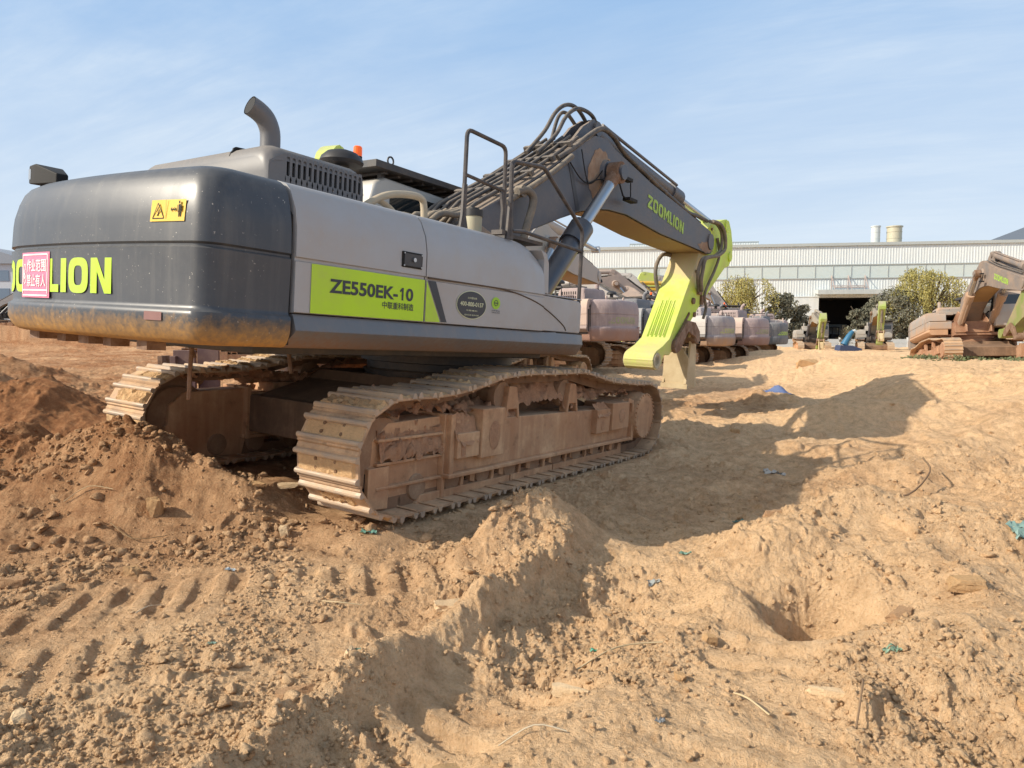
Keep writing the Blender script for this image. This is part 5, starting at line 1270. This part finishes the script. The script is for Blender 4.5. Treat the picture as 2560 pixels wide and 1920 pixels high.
def gable():
    root=thing('gabled_hall','white hall with a dark-edged gable rising behind the factory roof at far right','building',(106,134,0))
    mb=MB(); mb.prism([(-19,0),(-19,15.0),(10,26),(40,15),(40,0)],0,20,'y'); mb.build('wall',CW,root)
    mb=MB(); mb.prism([(-20,14.7),(10,26.1),(40,14.7),(40,15.3),(10,26.8),(-20,15.3)],-.5,20.5,'y'); mb.build('roof',plain('slate_trim',(.12,.14,.17),.6),root)
gable()
def far_left_block():
    root=thing('office_block','pale office block with rows of windows beyond the earth bank at far left','building',(-88,118,0))
    mb=MB(); mb.box2(-8,10,0,12,0,13); mb.build('wall',plain('pale_render',(.50,.54,.60),.7),root)
    mb=MB(); mb.prism([(-9,13),(1,16.0),(11,13)],-.6,12.6,'y'); mb.build('roof',plain('grey_roof',(.26,.29,.34),.7),root)
    for i in range(5):
        for j in range(4):
            w=MB(); w.box2(-7+3.5*i,-5+3.5*i,-.08,.02,1.5+2.9*j,3.2+2.9*j); w.build('window',plain('blue_glass',(.16,.22,.30),.3),root)
far_left_block()
def fence():
    root=thing('boundary_wall','low white panelled boundary wall with square posts in front of the factory','wall',(22,82,0))
    a=MB(); b=MB(); n=16
    for k in range(n):
        a.box2(k*2.6+.1,k*2.6+2.5,-.05,.05,-.1,.95+.0*(k%2)); b.box2(k*2.6-.10,k*2.6+.10,-.09,.09,-.1,1.15)
    for k in range(n): a.box2(k*2.6+.1,k*2.6+2.5,-.07,-.05,.50,.56)
    a.build('wall_panels',plain('white_concrete',(.55,.60,.62),.8),root,kind='stuff'); b.build('wall_posts',plain('post_white',(.66,.68,.68),.8),root,kind='stuff')
fence()
# ---- trees
LEAFC={}
def leafmat(name,a,b2,c=None):
    if name in LEAFC: return LEAFC[name]
    m,nt,b=newmat(name); oi=nt.nodes.new('ShaderNodeTexCoord'); n=noise(nt,oi.outputs['Object'],1.3,4,.6); n2=noise(nt,oi.outputs['Object'],9,2,.5)
    cc=mix(nt,ramp(nt,n,.35,.65),a,b2); cc=mix(nt,ramp(nt,n2,.45,.7,0,.7),cc,c or tuple(x*.5 for x in a)); nt.links.new(cc,b.inputs['Base Color']); b.inputs['Roughness'].default_value=.7
    b.inputs['Subsurface Weight'].default_value=0; LEAFC[name]=m; return m
BARK=plain('bark',(.12,.09,.06),.9)
def leafquad(vs,fs,p,s,rs,up=None):
    a=Vector(rs.normal(size=3)).normalized() if up is None else up; b=a.cross(Vector(rs.normal(size=3))).normalized()
    k=len(vs); vs.extend([p-a*s-b*s*.35,p-a*s+b*s*.35,p+a*s+b*s*.35,p+a*s-b*s*.35]); fs.append((k,k+1,k+2,k+3))
def evergreen(label,x,y,w,h,seed):
    rs=np.random.RandomState(seed); root=thing('evergreen_tree',label,'tree',(x,y,0),group='trees between the wall and the factory')
    t=MB(); t.tube([(0,0,-.2),(.1,0,1),(.0,.1,2.2),(.1,0,h*.6)],.18,8,smooth=3,rs=[.22,.18,.14,.08])
    for k in range(7):
        a=rs.rand()*6.28; r=w*.35; t.tube([(0,0,1+.3*k),(math.cos(a)*r*.5,math.sin(a)*r*.5,1.8+.4*k),(math.cos(a)*r,math.sin(a)*r,2.2+.45*k)],.06,6)
    t.build('trunk',BARK,root)
    vs=[];fs=[]
    cl=[]
    for k in range(46):
        a=rs.rand()*6.28; z=rs.rand()**.8; rr=math.sqrt(max(0,1-((z-.42)/.62)**2))*(.45+.55*rs.rand()); cl.append((Vector((math.cos(a)*rr*w/2*.86,math.sin(a)*rr*w/2*.86,.5+z*(h-1.1))),w*(.09+.09*rs.rand())))
    for c,r in cl:
        for q in range(150):
            d=Vector(rs.normal(size=3)).normalized()*r*(.55+.5*rs.rand()); leafquad(vs,fs,c+Vector((d.x,d.y,d.z*.8)),.10+.08*rs.rand(),rs)
    mb=MB(); mb.v=[v[:] for v in vs]; mb.f=fs; mb.m=[0]*len(fs); mb.build('crown',leafmat('dark_leaf',(.15,.15,.10),(.10,.105,.07),(.27,.25,.20)),root,ang=10)
evergreen('dark evergreen tree left of the factory doorway',33.0,87,6.4,6.6,1); evergreen('small dark evergreen behind the first of the two little excavators',35.4,88,3.2,3.9,5)
evergreen('dark evergreen tree with a lumpy crown right of the factory doorway',46.2,87,8.2,7.0,2); evergreen('low dark evergreen beside the doorway tree',42.6,88,3.2,5.0,6); evergreen('brownish shaded bush-like tree between the evergreen and the willow',49.6,89,3.6,4.6,8)
def willow(label,x,y,w,h,seed,dens=1.0):
    rs=np.random.RandomState(seed); root=thing('willow_tree',label,'tree',(x,y,0),group='yellowing willows in front of the factory')
    t=MB(); t.tube([(0,0,-.2),(.15,0,1.5),(-.05,0,3.0)],.2,8,smooth=3,rs=[.25,.2,.16]); tips=[]
    for k in range(int(14+8*dens)):
        a=rs.rand()*6.28; r=w/2*(.25+.70*rs.rand()); z=h*(.93-.34*(r/(w/2))**2)
        p1=Vector((math.cos(a)*r*.35,math.sin(a)*r*.35,h*.55)); p2=Vector((math.cos(a)*r,math.sin(a)*r,z)); t.tube([(0,0,2.4),p1,p2],.05,5,smooth=3,rs=[.09,.06,.03])
    t.build('trunk',BARK,root)
    vs=[];fs=[]
    lob=[(rs.rand()*6.28,.15+.85*rs.rand(),.62+.40*rs.rand()) for _ in range(13)]
    for s_ in range(int(330*dens)):
        la,lr,lh=lob[rs.randint(13)]
        cx=math.cos(la)*lr*w/2+rs.normal()*w*.075; cy=math.sin(la)*lr*w/2+rs.normal()*w*.075; r=math.hypot(cx,cy)
        z=h*lh*(1.02-.16*(r/(w/2))**2)-abs(rs.normal())*.5
        st=Vector((cx,cy,min(z,h))); L=(.8+3.4*rs.rand()**1.5)*h/9; dr=Vector((rs.normal()*.15,rs.normal()*.15,-1)).normalized(); out=Vector((cx,cy,0)).normalized()
        n=max(3,int(L/.16))
        for q in range(n):
            f=q/n; p=st+out*math.sin(min(1,f*2)*1.57)*.25+dr*(L*f)+Vector((0,0,.25*math.sin(min(1,f*3)*3.14))); leafquad(vs,fs,p+Vector(rs.normal(size=3))*.06,.10,rs,up=(dr+Vector(rs.normal(size=3))*.6).normalized())
    mb=MB(); mb.v=[v[:] for v in vs]; mb.f=fs; mb.m=[0]*len(fs); mb.build('crown',leafmat('willow_leaf',(.38,.33,.085),(.27,.25,.075),(.42,.37,.17)),root,ang=10)
willow('yellow-green willow left of the dark evergreens',27.8,86,6.0,9.6,3,1.6); willow('wide golden willow behind the rusty excavator',50.2,86,8.6,9.8,4,2.6); willow('thin sparse willow at the right end of the golden one',56.2,87,3.8,8.2,9,.8)
def pole():
    mb=MB(); mb.cyl((0,0,0),(0,0,5.4),.06,seg=8); mb.box((0,0,5.4),(.35,.3,.3)); o=mb.build('lamp_pole',plain('pole_dark',(.10,.10,.10),.6)); o.location=(31.4,90,0); tag(o,'thin dark pole with a small box lamp in front of the white factory wall','pole')
pole()
def weeds(name,label,x,y,w,d,h,n,seed,kind='stuff'):
    rs=np.random.RandomState(seed); vs=[];fs=[]
    PX=x+rs.normal(size=n)*w; PY=y+rs.normal(size=n)*d; PZ=H(PX,PY,False)
    for k in range(n):
        px,py,z=PX[k],PY[k],PZ[k]; hh=h*rs.rand()
        leafquad(vs,fs,Vector((px,py,z+hh)),.03+.03*rs.rand(),rs)
    mb=MB(); mb.v=[v[:] for v in vs]; mb.f=fs; mb.m=[0]*len(fs); o=mb.build(name,leafmat('weed_leaf',(.12,.15,.06),(.09,.11,.05),(.22,.20,.10)),ang=10); tag(o,label,'weeds',None,kind)
weeds('creeping_weeds','creeping green weeds on the bank under the rusty excavator',14.3,20.0,1.3,.4,.12,500,1)
weeds('creeping_weeds','small tuft of green weeds at the rear of the rusty excavator track',12.2,21.0,.25,.15,.10,160,2)
weeds('creeping_weeds','tuft of grey-green weeds against the front shoes of the rusty excavator',13.6,21.6,.18,.12,.2,120,3)
def shrub(label,x,y,w,h,seed,col=((.16,.15,.07),(.22,.18,.10))):
    rs=np.random.RandomState(seed); root=thing('shrub',label,'shrub',(x,y,gsm(x,y)-.05),group='dry shrubs along the wall')
    t=MB(); vs=[];fs=[]
    for k in range(16):
        a=rs.rand()*6.28;r=w/2*rs.rand(); tip=Vector((math.cos(a)*r,math.sin(a)*r,h*(.5+.5*rs.rand()))); t.tube([(0,0,0),tip*.5+Vector((0,0,.1)),tip],.015,4)
        for q in range(40): leafquad(vs,fs,tip*(.35+.65*rs.rand())+Vector(rs.normal(size=3))*.14,.06,rs)
    t.build('stems',BARK,root); mb=MB(); mb.v=[v[:] for v in vs]; mb.f=fs; mb.m=[0]*len(fs); mb.build('foliage',leafmat('dry_shrub',*col),root,ang=10)
shrub('dry bushy shrub right of the first little excavator',31.6,67.5,2.2,2.3,1); shrub('green low shrub at the tail of the last parked excavator',20.5,58,2.4,1.3,2,((.14,.20,.06),(.2,.2,.08)))
def blue_unit():
    root=thing('blue_attachment','bright blue slanted tube-like unit with a pale tip rising from a dark blue base','equipment',(29.4,62.5,gsm(29.4,62.5)+.1))
    mb=MB(); mb.tube([(-.35,0,.45),(-.15,0,.85),(.15,0,1.35),(.38,0,1.62)],.26,14,smooth=3,rs=[.30,.27,.25,.20,.16]); mb.build('tube_body',plain('bright_blue',(.03,.15,.28),.5),root)
    mb=MB(); mb.tube([(.38,0,1.62),(.52,0,1.66),(.62,0,1.58)],.14,10); mb.build('tip',plain('pale_tip',(.55,.62,.65),.5),root)
    mb=MB(); mb.prism([(-1.0,-.1),(1.0,-.35),(1.0,.10),(.2,.38),(-.9,.42)],-.5,.5,'y'); mb.build('base',plain('dark_blue',(.04,.06,.13),.7),root,bevel=.05)
blue_unit()
# ------------------------------------------------------------------ machines
hero=excavator('hero','large grey excavator filling the foreground, with a lime model panel and a lime dipper arm',ORG,33.127,2.02,2.673,hero=True,upyaw=-1.906)
def gpos(x,y,dz=0): return (x,y,gsm(x,y)+dz)
GRP='excavators parked in the yard behind the big one'
_T=globals()
A=excavator('mauve','dusty pink-mauve excavator whose tail shows beside the big machine\'s step box',(.35,25.6,.30),-60,b=-R(4),group=GRP,rails=True)
B=excavator('slate','slate-grey excavator with its tail half hidden behind the lime dipper arm',(2.7,29.6,.15),-62,b=R(4),a=R(-10),group=GRP)
C_=excavator('ash','pale dusty grey excavator right behind the lime dipper arm',(6.5,34.5,.0),-60,b=R(-4),group=GRP)
D_=excavator('mauve','dusty mauve excavator with a round idler showing, right of the pale grey one',(9.2,37.6,-.02),-58,b=R(-8),group=GRP)
E_=excavator('slate','last grey excavator of the row with a strip of lime on its left flank',(13.6,46.5,-.1),-58,b=R(-12),group=GRP)
N1=excavator('ash','light grey excavator whose boom slopes down just behind the big boom cylinder',(-.7,15.2,.05),24,b=R(-2),a=R(25),group=GRP,arm=False,boomtext=False)
N2=excavator('slate','grey excavator with its yellow-green dipper end raised above the big engine hood',(-2.75,23.0,.05),197,b=R(26),a=R(-5),scale=.8,group=GRP,boomtext=False)
J1=excavator('mauve','mauve excavator further back whose boom humps above the pink tail',(8.5,40,.3),-95,b=R(3),a=R(8),group=GRP,boomtext=False)
J2=excavator('yellow','bright yellow excavator with its arm end showing above the grey booms',(14.6,52,.3),-92,b=R(7),group=GRP)
J3=excavator('ash','grey excavator with a lime dipper held highest against the factory wall',(18.5,60,.3),-90,b=R(20),a=R(-25),group=GRP,boomtext=False)
J4=excavator('mauve','mauve excavator behind the pale grey one with a rounded boom over its hood',(14.0,47,.1),-95,b=R(-4),group=GRP,arm=False,boomtext=False)
J5=excavator('slate','grey excavator with folded boom wedged between the pink tails and the factory',(9.8,43.5,.2),-72,b=R(9),a=R(-12),group=GRP,boomtext=False)
J6=excavator('yellow','second yellow excavator with its boom lying low behind the pale grey one',(13.0,56,.3),-70,b=R(3),a=R(10),group=GRP,boomtext=False)
K1=excavator('ash','cream dusty excavator whose undercarriage shows under the big counterweight',(-10.5,29,.05),70,b=R(0),group=GRP,boomtext=False)
RU=excavator('rusty','rust-stained excavator nosing up onto the bank at the right edge',(17.6,27.4,.28),197,pitch=-6,roll=1,scale=.93,b=R(-10),a=R(-14),upyaw=-2,group=GRP,lamp=True)
S1=excavator('small','small front-facing excavator left of the doorway with a faded lime dipper',(31.0,74,-.25),196,b=R(-3),a=R(14),scale=.95,group='little excavators by the boundary wall',boomtext=False,stub=True)
S2=excavator('small','small front-facing excavator in front of the dark evergreen with its arm straight down',(34.2,67.5,-.2),203,b=R(3),a=R(20),scale=.92,group='little excavators by the boundary wall',boomtext=False,stub=True)
S3=excavator('small','small excavator seen from the tail between the evergreen and the rusty machine',(39.0,63,-.1),32,b=R(-8),scale=.92,group='little excavators by the boundary wall',boomtext=False)
S4=excavator('slate','excavator with a lime arm on the earth bank at the far left edge',(-52,72,2.0),80,b=R(0),group=GRP,scale=.9)
# dusty attachment plates standing behind the counterweight
def attachment():
    root=thing('linkage_plates','pair of dark rusty linkage plates standing behind the big counterweight','equipment',(-5.55,12.6,gsm(-5.55,12.6)))
    mb=MB(); mb.box2(-.38,.0,-.12,-.05,.2,1.2); mb.box2(-.05,.33,.10,.16,.0,1.3); mb.box2(-.4,-.3,-.2,.2,.35,1.1); mb.build('plate',paint('maroon_plate',(.10,.05,.05),.6,dust=(.3,.2,.15),dust_amt=.4),root,bevel=.01)
    mb=MB(); mb.cyl((-.33,-.25,.30),(-.33,.2,.30),.08,seg=16); mb.cyl((-.62,-.1,.55),(-.62,.2,.55),.07,seg=16); mb.box2(-.66,-.58,-.1,.2,.5,1.1); mb.build('pin_boss',palette('hero')['rustdirt'],root)
attachment()
# ------------------------------------------------------------------ sky, sun, camera
SUN_AZ=R(253); SUN_EL=R(33)      # direction towards the sun, clockwise from +Y
w=bpy.data.worlds.new('World'); scene.world=w; w.use_nodes=True; nt=w.node_tree
for n in list(nt.nodes): nt.nodes.remove(n)
out=nt.nodes.new('ShaderNodeOutputWorld'); bg=nt.nodes.new('ShaderNodeBackground'); sky=nt.nodes.new('ShaderNodeTexSky')
sky.sky_type='NISHITA'; sky.sun_disc=False; sky.sun_elevation=SUN_EL; sky.sun_rotation=SUN_AZ; sky.air_density=1.0; sky.dust_density=1.2; sky.ozone_density=1.6; sky.altitude=50
tc=nt.nodes.new('ShaderNodeTexCoord'); sp=nt.nodes.new('ShaderNodeSeparateXYZ'); nt.links.new(tc.outputs['Generated'],sp.inputs[0])
# thin cirrus: noise on a flat cloud layer far overhead
zz=math_(nt,'ADD',math_(nt,'MAXIMUM',sp.outputs[2],0.0),.22); cx=math_(nt,'DIVIDE',sp.outputs[0],zz); cy=math_(nt,'DIVIDE',sp.outputs[1],zz)
cb=nt.nodes.new('ShaderNodeCombineXYZ'); nt.links.new(cx,cb.inputs[0]); nt.links.new(cy,cb.inputs[1])
rt=nt.nodes.new('ShaderNodeMapping'); rt.inputs['Rotation'].default_value=(0,0,R(24)); nt.links.new(cb.outputs[0],rt.inputs[0]); cv=rt.outputs[0]
n1=noise(nt,cv,1.1,8,.62,.35,(.55,1.5,1)); n2=noise(nt,cv,4.5,7,.65,.8,(.30,1.6,1)); n3=noise(nt,cv,.55,4,.5)
cl=math_(nt,'MULTIPLY',ramp(nt,n1,.38,.64),ramp(nt,n2,.32,.70,.30,1.0)); cl=math_(nt,'MULTIPLY',cl,ramp(nt,n3,.36,.62,.20,1))
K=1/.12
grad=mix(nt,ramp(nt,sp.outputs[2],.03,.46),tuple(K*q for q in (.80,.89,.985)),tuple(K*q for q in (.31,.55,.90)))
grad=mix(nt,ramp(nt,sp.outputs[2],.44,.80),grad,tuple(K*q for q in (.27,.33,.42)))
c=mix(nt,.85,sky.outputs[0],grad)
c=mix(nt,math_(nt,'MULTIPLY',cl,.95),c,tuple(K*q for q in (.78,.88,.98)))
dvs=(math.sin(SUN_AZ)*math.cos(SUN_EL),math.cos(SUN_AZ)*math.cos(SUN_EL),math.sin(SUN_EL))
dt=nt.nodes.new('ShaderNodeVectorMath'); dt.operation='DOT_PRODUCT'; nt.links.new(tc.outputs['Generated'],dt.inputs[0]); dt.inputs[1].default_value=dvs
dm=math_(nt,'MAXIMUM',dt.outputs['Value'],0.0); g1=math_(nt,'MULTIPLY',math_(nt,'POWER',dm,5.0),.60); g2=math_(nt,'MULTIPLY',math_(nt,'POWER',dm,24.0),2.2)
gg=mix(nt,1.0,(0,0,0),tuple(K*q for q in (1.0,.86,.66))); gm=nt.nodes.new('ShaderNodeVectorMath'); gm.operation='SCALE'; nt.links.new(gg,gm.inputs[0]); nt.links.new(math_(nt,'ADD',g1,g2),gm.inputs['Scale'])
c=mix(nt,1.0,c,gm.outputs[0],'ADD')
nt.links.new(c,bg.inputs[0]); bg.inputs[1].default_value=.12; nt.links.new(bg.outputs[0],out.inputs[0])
sd=bpy.data.lights.new('sun','SUN'); sd.energy=5.0; sd.angle=R(.55); sd.color=(1,.90,.74); so=bpy.data.objects.new('sun',sd); COL.objects.link(so)
dv=Vector((math.sin(SUN_AZ)*math.cos(SUN_EL),math.cos(SUN_AZ)*math.cos(SUN_EL),math.sin(SUN_EL))); so.rotation_euler=dv.to_track_quat('Z','Y').to_euler()
cd=bpy.data.cameras.new('camera'); co=bpy.data.objects.new('camera',cd); COL.objects.link(co); scene.camera=co
cd.sensor_width=36; cd.lens=36*713.56/1024; cd.clip_end=2000; cd.clip_start=.05
co.location=(0,0,1.5); co.rotation_euler=(R(90-3.988),0,0)
scene.view_settings.view_transform='Standard'; scene.view_settings.look='None'; scene.view_settings.exposure=0; scene.view_settings.gamma=1
scene.render.engine='CYCLES'
